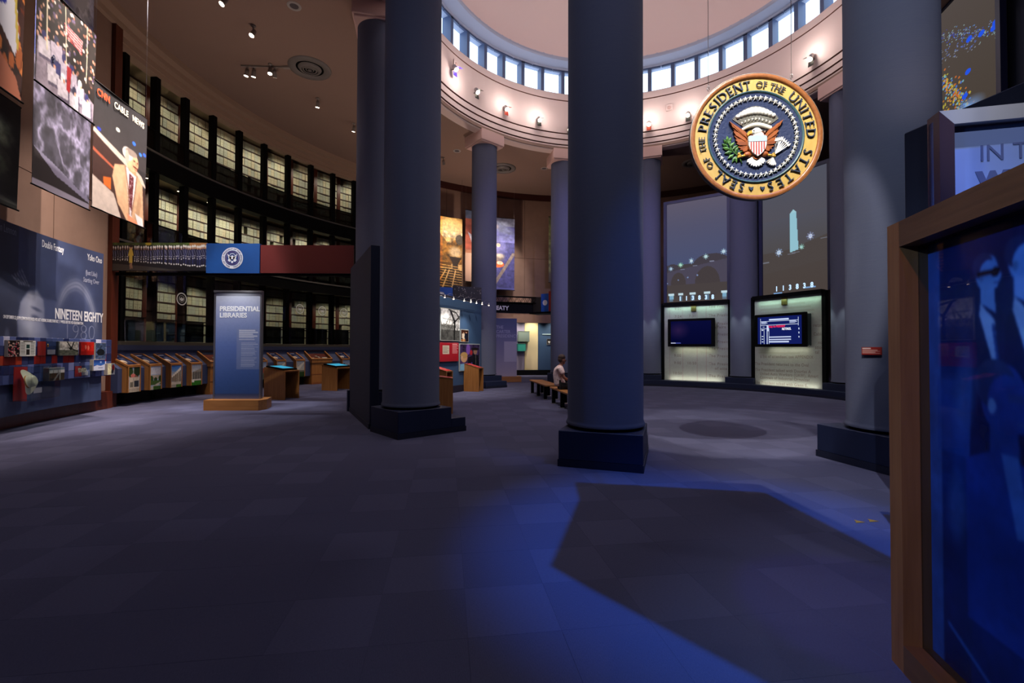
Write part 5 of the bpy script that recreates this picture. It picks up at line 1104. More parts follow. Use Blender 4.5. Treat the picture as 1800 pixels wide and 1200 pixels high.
tv = [(0, 0, .53), (.06, -.1, .54), (.44, -.12, .54), (.42, -.11, .30), (.40, -.11, .1), (.06, .1, .54), (.44, .12, .54), (.42, .11, .30), (.40, .11, .1)]
skin('trousers', tv, [(0, 1), (1, 2), (2, 3), (3, 4), (0, 5), (5, 6), (6, 7), (7, 8)], [(.13, .16), .1, .082, .075, .07, .1, .082, .075, .07], trm, 2, person)
for sg in (-1, 1): skin('shoe', [(.36, sg*.11, .045), (.45, sg*.115, .045), (.55, sg*.12, .03)], [(0, 1), (1, 2)], [(.045, .042), (.048, .042), (.03, .036)], shoem, 2, person)
# head details: cropped hair with volume at the crown, ear, nose, eyes, mouth
hm = MB(); hm.ball((.05, 0, 1.295), .102, .09, .084, 18); hm.ball((.022, 0, 1.24), .078, .084, .085, 16); hh = hm.build('hair', hairm, person)
b = MB(); b.prism([(.150, 1.228), (.180, 1.198), (.178, 1.188), (.150, 1.184)], -.013, .013, axis='y'); b.build('nose', skinm, person)
for sg in (-1, 1):
    MB().ball((.075, sg*.082, 1.205), .016, .012, .03, 10).build('ear', skinm, person); MB().ball((.148, sg*.032, 1.224), .008, .011, .007, 8).build('eye', mat('eye', '1a1210', .3), person); MB().tube([(.154, sg*.018, 1.242), (.146, sg*.05, 1.243)], .005, 6).build('eyebrow', hairm, person)
MB().ball((.142, 0, 1.166), .01, .022, .006, 8).build('mouth', mat('lips', '6e3c34', .5), person)
MB().ball((.112, 0, 1.142), .03, .038, .028, 10).build('chin', skinm, person)

# ================================================================== NEAR KIOSK AND SIGN ON THE RIGHT
kd = Vector((1.655-1.85, 1.47-2.26, 0)); rzk = math.atan2(kd.y, kd.x); Lk = 1.35
nk = T('photo_kiosk', 'tall oak framed kiosk with a dark blue glazed photo of men, nearest the viewer', 'kiosk', (1.85, 2.26, 0), rzk)
HK = 2.11; D_ = .5
MB().box(0, .1, 0, D_, 0, HK).build('post', oakd, nk); MB().box(Lk-.1, Lk, 0, D_, 0, HK).build('post', oakd, nk)
MB().box(.0995, Lk-.0995, 0, D_, HK-.12, HK).build('top_rail', mat('oak_frame_across', '6f4224', .45, grain=((1.8, 26, 26), 6, .25, '553018'), bump=((3, 60, 60), .08)), nk)
MB().box(.0995, Lk-.0995, 0, D_, 0, .13).build('bottom_rail', MATS['oak_frame_across'], nk)
MB().box(.1, Lk-.1, .12, D_-.03, .13, HK-.12).build('carcase', blackm, nk)
c = Cv(300, 460, '16306c'); c.vgrad(0, .4, '0c1c44', '143070'); c.vgrad(.4, 1, '163474', '0a1c48'); c.rect(0, 0, .07, 1, '4a6aa8', .6)
c.rect(.07, .0, 1, .3, '0e1c48', .7); c.rect(.28, .2, .6, .34, '10225a', .6); c.rect(.5, .3, .8, .46, '0a1640', .5); c.rect(.05, .33, 1, .5, '1c4088', .5); c.rect(.6, .5, 1, .75, '12286a', .5)
def man(c, x, y, s, col, suit, facing=1, glasses=False):
    c.poly([(x-.10*s, y+.17*s), (x-.02*s, y+.10*s), (x+.09*s, y+.12*s), (x+.2*s, y+.30*s), (x+.2*s, y+.75*s), (x-.16*s, y+.75*s)], suit); c.poly([(x-.05*s, y+.10*s), (x+.05*s, y+.16*s), (x+.08*s, y+.34*s), (x+.03*s, y+.30*s), (x-.06*s, y+.14*s)], '8aa4cc'); c.line([(x+.04*s, y+.18*s), (x+.085*s, y+.36*s)], .01*s, '24407c')
    c.poly([(x-.05*s, y+.02*s), (x+.05*s, y+.04*s), (x+.06*s, y+.14*s), (x-.05*s, y+.1*s)], col); c.ell(x, y, .082*s, .062*s, col); c.poly([(x+.06*s*facing, y-.03*s), (x+.105*s*facing, y+.015*s), (x+.07*s*facing, y+.055*s), (x, y+.06*s)], col); c.ell(x-.03*s*facing, y-.025*s, .075*s, .045*s, '1c2c58'); c.ell(x+.012*s, y+.008*s, .068*s, .05*s, col); c.ell(x-.04*s*facing, y+.015*s, .016*s, .014*s, '5a78a8')
    c.rect(x+.02*s, y-.008*s, x+.075*s, y+.004*s, '24386c', .8)
    if glasses: c.line([(x-.06*s, y), (x+.08*s, y)], .006, '060c20'); c.ell(x+.06*s, y+.003*s, .028*s, .016*s, '060c20')
    c.rect(x+.05*s, y+.036*s, x+.085*s, y+.042*s, '2c4478', .8)
man(c, .31, .10, .62, '6a92cc', '0c1a48', 1, True); man(c, .455, .088, .68, '7298d4', '0a1640'); man(c, .60, .105, .68, '5478b8', '0c1a48'); man(c, .76, .1, .66, '5478b8', '0c1a48')
man(c, .37, .36, 1.15, '18347a', '0c2056'); c.poly([(.2, .5), (.36, .46), (.5, .5), (.58, .85), (.2, .85)], '14307a'); c.poly([(.36, .47), (.43, .47), (.47, .62), (.42, .63)], '4468a8', .8); man(c, .62, .30, 1.2, '24488e', '0c2056')
c.ell(.2, .36, .07, .12, '3c5c98', .6, 20, .6); c.ell(.15, .62, .06, .1, '3c5c98', .5, 0, .6); c.line([(.1, .9), (.45, 1)], .008, '3c68b0', .6); c.rough(5, .3, 7); c.rough(40, .08, 8)
c.blur(5); c.a = np.clip(c.a*1.15, 0, 1)
printed('photo', c, flat(.1, Lk-.1, .13, HK-.12, .115), prg, nk)
MB().box(.1, Lk-.1, .075, .081, .13, HK-.12).build('glass', antiglare, nk)
sg2 = T('room_sign', 'steel framed pale blue sign lettered IN T, standing above the near kiosk', 'sign', (2.72, 2.95, 0), math.atan2(-.11, .45))
sx1, sz1 = 1.12, 3.0
MB().box(0, sx1, 0, .05, .1, sz1-.02).build('face', mat('sign_face', '7a8cc0', .5), sg2)
b = MB()
b.prism([(0, sz1+.02), (sx1, sz1+.02), (sx1-.08, sz1-.07), (.08, sz1-.07)], -.06, .06, axis='y'); b.build('top_bar', mat('polished_steel', 'd0ccd0', .42, .9), sg2)
MB().prism([(0, 0), (0, sz1+.02), (.08, sz1-.07), (.08, 0)], -.06, .06, axis='y').build('side_bar', mat('plum_steel', '5a4450', .35, .8), sg2)
MB().prism([(sx1, 0), (sx1, sz1+.02), (sx1-.08, sz1-.07), (sx1-.08, 0)], -.06, .06, axis='y').build('side_bar', MATS['plum_steel'], sg2)
text('lettering', 'IN THE', .148, .24, 2.70, -.0025, mat('letter_slate_blue', '46507e', .6), sg2, .001, 0, .9); text('lettering', 'WHITE', .16, .235, 2.515, -.0025, MATS['letter_slate_blue'], sg2, .001, .012, .9)
dw = T('exhibit_wall', 'high dark navy exhibit wall behind the steel framed sign', 'wall', (3.6, 4.2, 0), math.atan2(-.86, .2))
MB().bbox(0, 2.2, 0, .9, .1, 3.5, .01).build('panel', mat('dark_navy_board', '10162a', .85, spec=.2), dw); MB().box(-.02, 2.22, -.02, .92, 0, .1).build('skirting', navy_d, dw)

# ================================================================== THE SEAL
SP = Vector((2.925, 5.5, 4.07)); RS = .765
se = T('carved_seal', 'round carved and painted wooden Seal of the President hung on two cables', 'seal', SP, R_(-5))
def lathe_y(prof, n, name, m, par, smooth=True):
    b = MB(); b.lathe([(r, z) for r, z in prof], n, smooth=smooth); me = b.mesh(name, m); me.transform(Matrix.Rotation(PI/2, 4, 'X')); return link(name, me, par)
wood_r = mat('seal_rim_wood', 'a8683a', .35, grain=((30, 30, 30), 4, .3, '84502a'), coat=.3)
gold = mat('seal_gold', 'd3b266', .45, bump=((40, 40, 14), .25), grain=((20, 20, 8), 3, .35, 'c29c4e')); sblue = mat('seal_blue', '1f2d52', .5, bump=((28, 28, 28), .5)); sletter = mat('seal_letter', '2c3a54', .5)
swhite = mat('seal_white', 'f0ece0', .5); sbrown = mat('seal_brown', 'a4561f', .5, bump=((60, 60, 60), .2)); sred = mat('seal_red', 'c03a2a', .5); spale = mat('seal_pale_blue', 'b8d2de', .5); sgreen = mat('seal_green', '5a8a3c', .5); sgreen2 = mat('seal_green_dark', '3e6a2a', .5); sgold2 = mat('seal_gold_bright', 'd8a840', .4); sgrey = mat('seal_grey', '8a8678', .6); sedge = mat('seal_edge_dark', '14151c', .5)
# lathe z+ becomes -y (towards the viewer)
lathe_y([(0.001, -.06), (RS*.99, -.06), (RS, -.05), (RS, .0)], 96, 'back', sedge, se)
lathe_y([(RS, -.005), (RS, .018), (RS*.992, .024), (RS*.94, .026), (RS*.925, .012), (RS*.925, -.01)], 96, 'rim', wood_r, se)
lathe_y([(RS*1.0, .016), (RS*1.004, .02), (RS*.998, .0245)], 96, 'rim_bead', swhite, se)
lathe_y([(RS*.93, .005), (RS*.725, .005)], 96, 'gold_band', gold, se)
lathe_y([(RS*.735, .002), (RS*.73, .018), (RS*.715, .02), (RS*.70, .006)], 96, 'inner_bead', mat('seal_bead', '3c5a60', .4), se)
lathe_y([(RS*.71, .006), (RS*.66, .0), (0.001, -.002)], 96, 'blue_field', sblue, se)
# letters round the band
def letter(ch, ang, size, rad, squash=1.0):
    me, c = textmesh(ch, size, .006, -.002, squash, 'CENTER')
    # serif slabs on the stems, as carved
    h_ = size*.70; x0_, x1_ = c[:, 0].min(), c[:, 0].max(); sw_ = size*.075
    spots_ = {'I': [(.5, 0), (.5, 1)], 'T': [(.5, 0)], 'E': [(.06, 0), (.06, 1)], 'F': [(.12, 0), (.08, 1)], 'P': [(.12, 0), (.06, 1)], 'R': [(.12, 0), (.06, 1), (.95, 0)], 'N': [(.06, 0), (.06, 1), (.94, 1)], 'H': [(.08, 0), (.08, 1), (.92, 0), (.92, 1)], 'L': [(.12, 1), (.08, 0)], 'U': [(.08, 1), (.92, 1)], 'A': [(.06, 0), (.94, 0)], 'D': [(.06, 0), (.06, 1)]}.get(ch, [])
    ex_ = [(x0_+(x1_-x0_)*u_-sw_*1.25, x0_+(x1_-x0_)*u_+sw_*1.25, (h_-size*.045)*v_, (h_-size*.045)*v_+size*.045) for u_, v_ in spots_]; t = R_(ang); X, Z = c[:, 0], c[:, 1]-size*.36
    # ang clockwise from the top
    x = (rad+Z)*math.sin(t)+X*math.cos(t); z = (rad+Z)*math.cos(t)-X*math.sin(t); setco(me, np.stack([x, -.017-c[:, 2], z], 1)); me.materials.append(sletter); o_ = link('letter', me, se)
    if ex_:
        bm_ = bmesh.new(); bm_.from_mesh(me)
        for a_, b_, d_, e_ in ex_:
            vs_ = [bm_.verts.new(((rad+Z_-size*.36)*math.sin(t)+X_*math.cos(t), -.017-yy, (rad+Z_-size*.36)*math.cos(t)-X_*math.sin(t))) for yy in (-.006, .0055) for X_, Z_ in ((a_, d_), (b_, d_), (b_, e_), (a_, e_))]
            for q_ in ((4, 5, 6, 7), (0, 1, 5, 4), (1, 2, 6, 5), (2, 3, 7, 6), (3, 0, 4, 7)): bm_.faces.new([vs_[i] for i in q_])
        bmesh.ops.recalc_face_normals(bm_, faces=bm_.faces[:]); bm_.to_mesh(me); bm_.free()
def word(s, a0, a1, size, sq=1.0):
    wds = {'I': .5, 'T': .9, 'E': .85, 'S': .85, 'F': .8, 'L': .8, 'P': .9, 'R': .95}; ww = [wds.get(ch, 1.05) for ch in s]; tot = sum(ww); p = 0
    for ch, q in zip(s, ww): letter(ch, a0+(a1-a0)*(p+q/2)/tot, size, RS*.825, sq); p += q
word('SEAL', 191, 229, .145); word('OF', 234, 249, .105); word('THE', 254, 272, .105); word('PRESIDENT', 276.5, 355.5, .15); word('OF', 0.5, 13, .105); word('THE', 15.5, 32.5, .105); word('UNITED', 38, 94, .15); word('STATES', 104, 170, .15)
def leafshape(pts, d, m, name, par, y0=-.004): # flat relief piece from an outline in seal units
    return MB().prism([(x*RS, z*RS) for x, z in pts], y0-d, y0, axis='y').build(name, m, par)
for x in (-.075, .095):
    leafshape([(x-.035, -.795), (x, -.805), (x+.035, -.795), (x+.03, -.82), (x+.008, -.845), (x, -.86), (x-.008, -.845), (x-.03, -.82)], .014, sletter, 'ornament', se, -.006)
# fifty stars
sb = MB(); pts = []
for q in range(10):
    r_ = (.044 if q % 2 == 0 else .0185)*RS; t = PI*q/5; pts.append((r_*math.sin(t), r_*math.cos(t)))
n = 10; sb.add([(x, 0, z) for x, z in pts]+[(x*.95, -.016, z*.95) for x, z in pts]+[(0, -.026, 0)], [(i, (i+1) % n, n+(i+1) % n, n+i) for i in range(n)]+[(n+i, n+(i+1) % n, 2*n) for i in range(n)])
smesh = sb.mesh('star', swhite)
for q in range(50):
    t = 2*PI*q/50+.0; o = link('star', smesh, se, (RS*.615*math.sin(t), -.002, RS*.615*math.cos(t)))
# glory: rays, clouds, small stars
glory = MB()
for i in range(44):
    a = R_(-52+104*i/43); a2 = R_(-52+104*(i+.55)/43); c0 = (0, .02)
    glory.prism([((c0[0]+r_*math.sin(q))*RS, (c0[1]+r_*math.cos(q))*RS) for r_, q in ((.1, a), (.47-.05*abs(math.sin(a)), a), (.47-.05*abs(math.sin(a2)), a2), (.1, a2))], -.008, -.002, axis='y')
glory.build('rays', sgrey, se)
g0 = MB(); g0.prism([((.0+r_*math.sin(q))*RS, (.02+r_*math.cos(q))*RS) for r_, q in [(.45, R_(x)) for x in np.linspace(-52, 52, 16)]+[(.08, R_(x)) for x in (52, 0, -52)]], -.003, -.001, axis='y'); g0.build('ray_ground', mat('seal_ray_ground', '4a4c58', .6), se)
cm = MB()
for i in range(11):
    t = i/10; x = -.27+.54*t; z = .325+.085*math.sin(PI*t); r_ = .034+.024*math.sin(PI*t); cm.ball((x*RS, -.012, z*RS), r_*RS, .02, r_*RS*1.05, 12)
cm.build('cloud', swhite, se)
for i in range(9): t = i/8; link('small_star', smesh, se, ((-.21+.42*t)*RS, -.008, (.215+.06*math.sin(PI*t))*RS)).scale = (.6, .7, .6)
for x, z in ((.09, .08), (.13, .07), (.1, .03), (.12, -.02)): link('small_star', smesh, se, (x*RS, -.012, z*RS)).scale = (.5, .7, .5)
# ribbon
rb = MB(); v = []; f = []; N = 20
for i in range(N+1):
    t = i/N; x = -.215+.45*t; zc = .105+.055*math.sin(t*PI*1.15)+.03*t; h_ = .05+.022*t
    for dz in (-h_/2, h_/2): v += [(x*RS, -.03-.008*math.sin(t*PI), (zc+dz)*RS), (x*RS, -.012, (zc+dz)*RS)]
for i in range(N): a = i*4; f += [(a, a+4, a+6, a+2), (a+1, a+3, a+7, a+5), (a, a+1, a+5, a+4), (a+2, a+6, a+7, a+3)]
f += [(0, 2, 3, 1), (N*4, N*4+1, N*4+3, N*4+2)]; rb.add(v, f, 0, True); rb.build('ribbon', mat('seal_ribbon', 'd8d0ba', .5), se)
leafshape([(-.19, .05), (-.1, .1), (.0, .115), (.12, .1), (.2, .085), (.1, .07), (0, .075), (-.1, .06), (-.17, .02)], .02, sedge, 'ribbon_fold', se, -.006)
# eagle: wings of separate feathers, head, body, shield, tail, legs
for sg in (-1, 1):
    tip = [(.405, .235), (.36, .16), (.345, .085), (.33, .02), (.315, -.045), (.30, -.105), (.275, -.16), (.24, -.205), (.2, -.235), (.16, -.25)]
    root = [(.16, -.005), (.155, -.03), (.15, -.055), (.145, -.075), (.14, -.095), (.135, -.115), (.13, -.13), (.125, -.15), (.115, -.165), (.11, -.18)]
    for i, ((tx, tz), (rx, rz_)) in enumerate(zip(tip, root)):
        dx, dz = tx-rx, tz-rz_; L_ = math.hypot(dx, dz); nx, nz = -dz/L_*.026, dx/L_*.026
        P_ = [(rx-nx, rz_-nz), (rx+dx*.7-nx*1.1, rz_+dz*.7-nz*1.1), (tx, tz), (rx+dx*.7+nx*1.1, rz_+dz*.7+nz*1.1), (rx+nx, rz_+nz)]
        leafshape([(sg*x, z) for x, z in P_], .012+.005*(i % 3), (sbrown, mat('seal_brown_dark', '8a4416', .5))[i % 2], 'feather', se, -.004)
    for i in range(12):
        t = i/11; x0, z0 = .405-.22*t, .225-.2*t; leafshape([(sg*(x0-.02), z0-.02), (sg*(x0+.0), z0+.01), (sg*(x0-.035), z0-.005), (sg*(x0-.085), z0-.075), (sg*(x0-.05), z0-.075)], .026, mat('seal_brown_light', 'b4652c', .5), 'feather', se, -.006)
    leafshape([(sg*.39, .215), (sg*.405, .24), (sg*.17, .07), (sg*.125, .0), (sg*.13, -.06), (sg*.175, -.0)], .03, sbrown, 'wing_shoulder', se, -.006)
body = MB(); body.ball((0, -.012, -.08*RS), .155*RS, .04, .2*RS, 20); body.build('body', sbrown, se)
hd = MB(); hd.ball((.0, -.04, .055*RS), .075*RS, .03, .065*RS, 16); hd.ball((.025*RS, -.036, .0), .085*RS, .03, .06*RS, 16); hd.ball((-.06*RS, -.045, .05*RS), .04*RS, .02, .035*RS, 12); hd.build('head', swhite, se)
bk = MB(); bk.prism([(-.075*RS, .075*RS), (-.13*RS, .06*RS), (-.155*RS, .02*RS), (-.145*RS, -.01*RS), (-.12*RS, .02*RS), (-.07*RS, .03*RS)], -.06, -.03, axis='y'); bk.build('beak', sgold2, se); MB().ball((-.055*RS, -.066, .065*RS), .011*RS, .006, .009*RS, 8).build('eye', sedge, se)
sh = [(-.135, -.04), (-.13, -.02), (-.1, -.012), (-.06, -.02), (0, -.008), (.06, -.02), (.1, -.012), (.13, -.02), (.14, -.04), (.135, -.16), (.115, -.22), (.08, -.275), (.04, -.31), (.005, -.33), (-.03, -.31), (-.07, -.275), (-.11, -.22), (-.13, -.16)]
leafshape(sh, .03, swhite, 'shield', se, -.03)
leafshape([p for p in sh if p[1] > -.05]+[(.139, -.105), (-.134, -.105)], .006, spale, 'shield_chief', se, -.058)
for i in range(6):
    x = -.095+.038*i*1.02; zb = -.33+.0+ (abs(x)/.135)**1.6*.14+.012; leafshape([(x-.0085, -.108), (x+.0085, -.108), (x+.0085, zb), (x-.0085, zb)], .005, sred, 'stripe', se, -.058)
for i in range(9):
    t = R_(-52+13*i); b0 = (.0, -.30); L_ = .19-.02*abs(math.sin(t)); wv = .028; dx, dz = math.sin(t), -math.cos(t); px_, pz_ = math.cos(t)*wv, math.sin(t)*wv
    leafshape([(b0[0]-px_*.4, b0[1]-pz_*.4), (b0[0]+dx*L_*.8-px_, b0[1]+dz*L_*.8-pz_), (b0[0]+dx*L_, b0[1]+dz*L_), (b0[0]+dx*L_*.8+px_, b0[1]+dz*L_*.8+pz_), (b0[0]+px_*.4, b0[1]+pz_*.4)], .02+.003*(i % 2), swhite, 'tail_feather', se, -.004)
leafshape([(-.07, -.29), (.07, -.29), (.045, -.355), (0, -.375), (-.045, -.355)], .03, sbrown, 'tail_root', se, -.006)
for sg in (-1, 1):
    lg = MB(); lg.ball((sg*.12*RS, -.018, -.285*RS), .07*RS, .025, .045*RS, 12); lg.build('thigh', sbrown, se)
    fb_ = MB(); fb_.tube([(sg*.17*RS, -.02, -.3*RS), (sg*.235*RS, -.022, -.315*RS)], .018*RS, 8)
    for q in range(3): fb_.tube([(sg*.225*RS, -.022, -.312*RS), (sg*(.26+.01*q)*RS, -.035, (-.285-.025*q)*RS), (sg*.285*RS, -.02, (-.29-.025*q)*RS)], [.014*RS, .013*RS, .006*RS], 6)
    fb_.build('talon', sgold2, se)
# olive branch
ob = MB(); ob.tube([(-.21*RS, -.014, -.43*RS), (-.235*RS, -.014, -.36*RS), (-.27*RS, -.016, -.3*RS), (-.34*RS, -.014, -.24*RS), (-.40*RS, -.014, -.12*RS), (-.425*RS, -.012, -.06*RS)], .009*RS, 6); ob.build('olive_stem', sgreen2, se)
def leaf(x, z, ang, L_, m):
    t = R_(ang); u = (math.cos(t), math.sin(t)); n_ = (-u[1], u[0]); o = MB(); P_ = [(x, z), (x+u[0]*L_*.45+n_[0]*L_*.24, z+u[1]*L_*.45+n_[1]*L_*.24), (x+u[0]*L_, z+u[1]*L_), (x+u[0]*L_*.45-n_[0]*L_*.24, z+u[1]*L_*.45-n_[1]*L_*.24)]
    v = [(a*RS, -.006, b_*RS) for a, b_ in P_]+[(a*RS, -.014, b_*RS) for a, b_ in P_]+[((x+u[0]*L_*.5)*RS, -.026, (z+u[1]*L_*.5)*RS)]
    o.add(v, [(i, (i+1) % 4, 4+(i+1) % 4, 4+i) for i in range(4)]+[(4+i, 4+(i+1) % 4, 8) for i in range(4)]); o.build('leaf', m, se)
for x, z, an, L_ in ((-.425, -.07, 95, .1), (-.42, -.09, 60, .11), (-.43, -.1, 130, .1), (-.41, -.13, 75, .1), (-.42, -.15, 150, .11), (-.40, -.16, 45, .12), (-.39, -.19, 165, .12), (-.36, -.2, 40, .12), (-.35, -.23, 190, .13), (-.32, -.25, 60, .12), (-.33, -.27, 215, .12), (-.3, -.28, 90, .1), (-.3, -.3, 240, .12), (-.3, -.3, 275, .11), (-.28, -.27, 30, .09), (-.36, -.24, 110, .1)): leaf(x, z, an, L_, sgreen if int(an) % 2 else sgreen2)
MB().ball((-.265*RS, -.03, -.275*RS), .022*RS, n=8).build('olive', sgold2, se)
# arrows
for i in range(9):
    o_ = (i-4)*.016; x0, z0, x1, z1 = .21+o_*.9, -.43+abs(o_)*.3-.01, .385+o_*1.4, -.07-abs(o_)*.9-o_*.6
    a = MB(); a.tube([(x0*RS, -.012-.002*(i % 3), z0*RS), (.275*RS, -.02, -.3*RS), (x1*RS, -.014-.003*(i % 3), z1*RS)], .0075*RS, 5)
    d = Vector((x1-.275, 0, z1+.3)).normalized(); n_ = Vector((-d.z, 0, d.x)); P0 = Vector((x1, 0, z1))
    a.prism([((P0+n_*.02).x*RS, (P0+n_*.02).z*RS), ((P0+d*.06).x*RS, (P0+d*.06).z*RS), ((P0-n_*.02).x*RS, (P0-n_*.02).z*RS)], -.024, -.01, axis='y'); a.build('arrow', swhite, se)
for i in range(6):
    t = R_(215+14*i); leafshape([(.255, -.34), (.255+.11*math.cos(t)-.014, -.33+.13*math.sin(t)), (.255+.125*math.cos(t), -.33+.145*math.sin(t)), (.255+.11*math.cos(t)+.014, -.33+.13*math.sin(t)+.008)], .02, swhite, 'fletching', se, -.006)
# hanging cables from the ceiling
for x, zt in ((-.545, .60), (.42, .70)):
    b = MB(); b.tube([(x, .0, zt), (x, .0, CEIL-SP.z)], .0035, 5); c_ = b.build('cable', steel, se); MB().tube([(x, 0, zt+.05), (x+.014, 0, zt+.03), (x+.014, 0, zt), (x, 0, zt-.02), (x-.014, 0, zt), (x-.014, 0, zt+.03), (x, 0, zt+.05)], .0035, 6).build('shackle', steel, c_)

# ================================================================== FIXTURES
def stage_lamp(label, a, z, gel, aim):
    """short theatre lamp on a bracket off the drum, two barn doors in a gel colour"""
    p = P3(6.45, a, z); t = T('stage_lamp', label, 'lamp', p, face_in(a), 'stage lamps on the rotunda drum')
    MB().tube([(0, .18, .0), (0, .05, .02)], .02, 6).build('bracket', steel, t)
    dv = Vector(aim)-p; dv.rotate(Matrix.Rotation(-face_in(a), 3, 'Z')); q = dv.to_track_quat('Z', 'Y').to_matrix().to_4x4()
    b = MB(); b.lathe([(.0, -.16), (.07, -.15), (.085, -.1), (.09, .06), (.085, .07)], 16); o = b.build('housing', steel, t); o.data.transform(q)
    b = MB(); b.lathe([(.001, .05), (.083, .055)], 16); o2 = b.build('lens', lampglow, o); o2.data.transform(q)
    gm = mat('gel_'+gel, gel, .4)
    for sx in (-1, 1):
        b = MB(); b.box(-.09, .09, .0, .006, 0, .17, 0, Matrix.Translation((0, sx*.09, .06)) @ Matrix.Rotation(-sx*.5, 4, 'X')); d_ = b.build('barn_door', gm, t); d_.data.transform(q)
    return t
LAMPS = [('stage lamp with purple doors on the drum, nearest the partition column', -119.1, 11.5, '3a20a8'), ('stage lamp with black doors, next along the drum from the purple doored lamp', -130, 11.25, '141414'), ('stage lamp with red doors on the drum, above the lamp rail column', -143.4, 11.15, 'b83018'), ('stage lamp with black doors on the drum, beside the nearest column', -157.4, 11.1, '1a1a1a'),
         ('stage lamp mostly hidden behind the nearest column', -169.5, 10.9, '2a1a14'), ('stage lamp with orange red doors on the drum, right of the nearest column edge', 160.7, 11.0, 'c83c14'), ('stage lamp with black doors on the drum, touching the seal outline', 147, 11.05, '201c1c'), ('stage lamp with black doors on the drum, above the seal near the broad column', 106.7, 11.1, '161414')]
LAMPS[5] = ('stage lamp with orange red doors on the drum, past the nearest column', *LAMPS[5][1:])
for l in LAMPS: stage_lamp(l[0], l[1], l[2], l[3], (CX, CY-1, 2))
for lab, a, z in (('square pink wall speaker on the drum by the purple doored lamp', -120.8, 11.8), ('square pink wall speaker on the drum between nearest column and seal', 153.6, 11.6)):
    t = T('wall_speaker', lab, 'speaker', P3(6.62, a, z), face_in(a)); MB().bbox(-.13, .13, -.06, 0, -.14, .14, .02).build('box', pink, t); MB().ball((0, -.06, -.02), .08, .03, .08, 12).build('grille', capm, t)
def ceiling_lamp(label, p, aim, group='ceiling spot lamps', glow=lampglow):
    t = T('spot_lamp', label, 'lamp', (p[0], p[1], CEIL), 0, group); d = (Vector(aim)-Vector((p[0], p[1], CEIL-.28))).normalized()
    MB().lathe([(.001, 0), (.06, 0), (.06, -.03), (.02, -.035), (.018, -.18)], 12).build('stem', white, t)
    q = Matrix.Translation((0, 0, -.2)) @ d.to_track_quat('Z', 'Y').to_matrix().to_4x4()
    b = MB(); b.lathe([(.0, -.1), (.05, -.09), (.06, 0), (.065, .12)], 14); o = b.build('can', white, t); o.data.transform(q)
    b = MB(); b.lathe([(.001, .11), (.062, .115)], 14); o2 = b.build('lens', glow, o); o2.data.transform(q); return t
CL = [('spot lamp on the ceiling above the rock face banner, nearest the frame top', (-7.0, 11.0), (-9, 8, 4)), ('single spot lamp on the brown ceiling above the round air vent', (-6.92, 12.1), (-8, 9, 3)), ('spot lamp at the wall end of the short ceiling track', (-8.1, 13.85), (-9.6, 14, 1)), ('second spot lamp on the short ceiling track from the wall end', (-7.9, 13.88), (-9.5, 15, 1)), ('brightest spot lamp on the short ceiling track', (-7.34, 13.76), (-6.6, 11.5, .5)), ('spot lamp at the vent end of the short ceiling track', (-7.28, 13.9), (-8.8, 18, 1)),
      ('single spot lamp on the brown ceiling past the round air vent', (-6.7, 15.64), (-7.5, 17, 1)), ('spot lamp on the brown ceiling touching the column behind the partition', (-6.06, 17.4), (-8, 19, 1)), ('pale spot lamp on the far ceiling beside the lamp rail column capital', (-3.1, 20.5), (-2.5, 23, 5))]
for l, p, a in CL: ceiling_lamp(l, p, a)
tk = T('lamp_track', 'short white lamp track on the brown ceiling beside the round air vent', 'track', (-7.6, 13.84, CEIL-.03), R_(3)); MB().box(-.65, .75, -.02, .02, -.02, .03).build('rail', white, tk); MB().box(.6, .8, -.05, .05, -.03, .03).build('feed_box', white, tk)
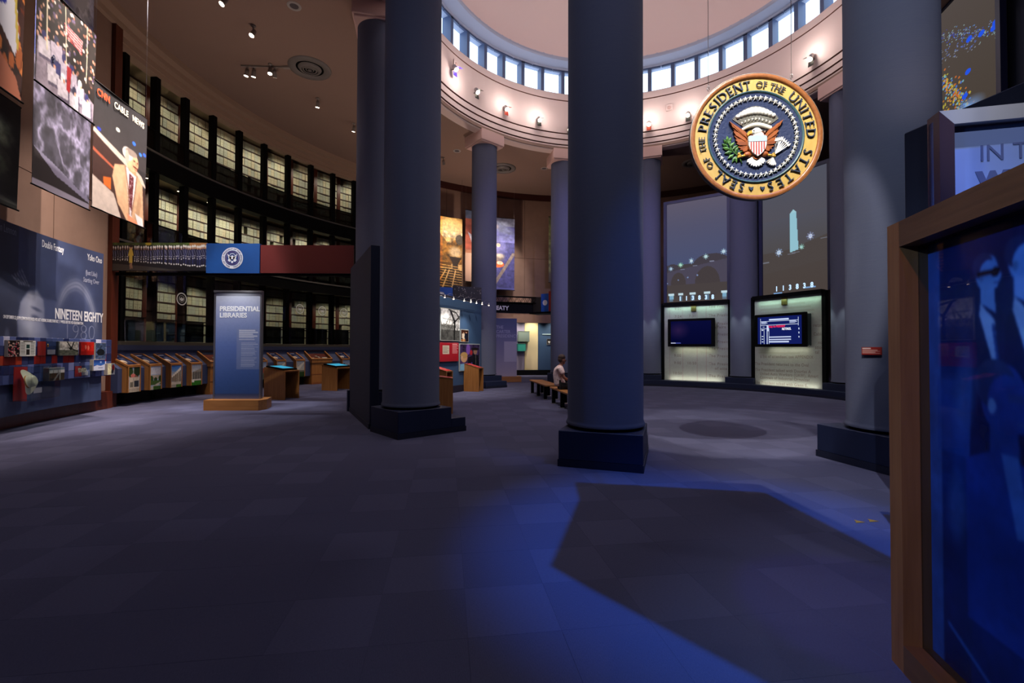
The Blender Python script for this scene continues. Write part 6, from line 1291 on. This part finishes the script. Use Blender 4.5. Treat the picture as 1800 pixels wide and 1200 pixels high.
# added black board, unseen above the view, cut to shape the blue lamp's floor shadow
ob_ = T('shadow_board', 'dark board hung high over the entry, above the view', 'board', (0, 0, 6.0), 0)
MB().prism([(1.2+(x-1.2)*.394, .2+(y-.2)*.394) for x, y in ((2.95, 1.6), (2.75, 3.3), (2.66, 4.85), (.72, 5.2), (.68, 4.6), (.28, 3.2), (.5, 2.9), (1.15, 2.1), (1.5, 1.4))], 0, .03).build('board', blackm, ob_)
for x, y in ((1.75, 1.0), (1.15, 1.6)): MB().tube([(x, y, .03), (x, y, 4.1)], .004, 5).build('wire', steel, ob_)
def vent(label, x, y, r):
    t = T('air_vent', label, 'vent', (x, y, CEIL), 0); MB().lathe([(r, 0), (r*.98, -.03), (r*.85, -.05), (r*.7, -.045), (r*.64, -.01)], 36).build('flange', mat('vent_grey', '6c6662', .5), t)
    MB().lathe([(.001, -.003), (r*.66, -.003)], 24).build('throat', blackm, t)
    for k in (.54, .38, .22): MB().lathe([(r*k, -.012), (r*k*.9, -.06), (r*k*.72, -.075), (r*k*.70, -.06)], 30).build('cone', MATS['vent_grey'], t)
    MB().ball((0, 0, -.07), r*.1, r*.1, .02, 10).build('hub', MATS['vent_grey'], t)
vent('large round ceiling air vent beside the short lamp track', -6.23, 13.96, .62); vent('round ceiling air vent partly behind the lamp rail column', -.46, 21.7, .62); vent('round ceiling air vent above the seated visitor, beside a column', 8.3, 21.0, .5)
bpy.data.objects['air_vent.002']['label'] = 'round ceiling vent glimpsed beside the seal under the drum'
for lab, x, y in (('round flush ceiling speaker near the top of the frame over the brown ceiling', -5.5, 11.4), ('small round flush ceiling speaker between drum and lamp rail column', -2.42, 19.8), ('small round flush ceiling speaker behind the column beyond the visitor', 1.5, 21.7)):
    t = T('ceiling_speaker', lab, 'speaker', (x, y, CEIL), 0); MB().lathe([(.17, 0), (.165, -.012), (.11, -.014), (.105, -.004)], 24).build('rim', greyp, t); MB().lathe([(.001, -.004), (.11, -.004)], 20).build('grille', mat('grille_dark', '4a4448', .8), t)
for i, k in enumerate((0, 1, 2, 3, 4, 6)):
    a = PA0+PST*(k+.5); p = P3(14.9, a, 6.9 if i % 2 else 6.9)
    t = T('gallery_lamp', 'small adjustable lamp under the gallery ceiling of the middle tier, %s bay' % ordn[k], 'lamp', p, face_in(a), 'gallery lamps'); MB().tube([(0, 0, 0), (0, .02, -.1)], .015, 6).build('stem', white, t); o = MB().lathe([(.0, .06), (.035, .05), (.04, -.03)], 10).build('can', white, t); o.location = (0, .03, -.13); o2 = MB().lathe([(.001, -.02), (.038, -.025)], 10).build('lens', lampglow2, o)
# floor mark near the kiosk: two gold tape letters
fm = T('floor_tape', 'pair of small gold tape marks on the carpet before the broad column', 'tape', (3.09, 4.06, .0025), R_(10))
gt = mat('gold_tape', '9a7020', .5)
for x in (-.05, .09): MB().prism([(x-.05, -.02), (x+.045, -.02), (x, .045), (x-.02, .01)], 0, .0015).build('mark', gt, fm)
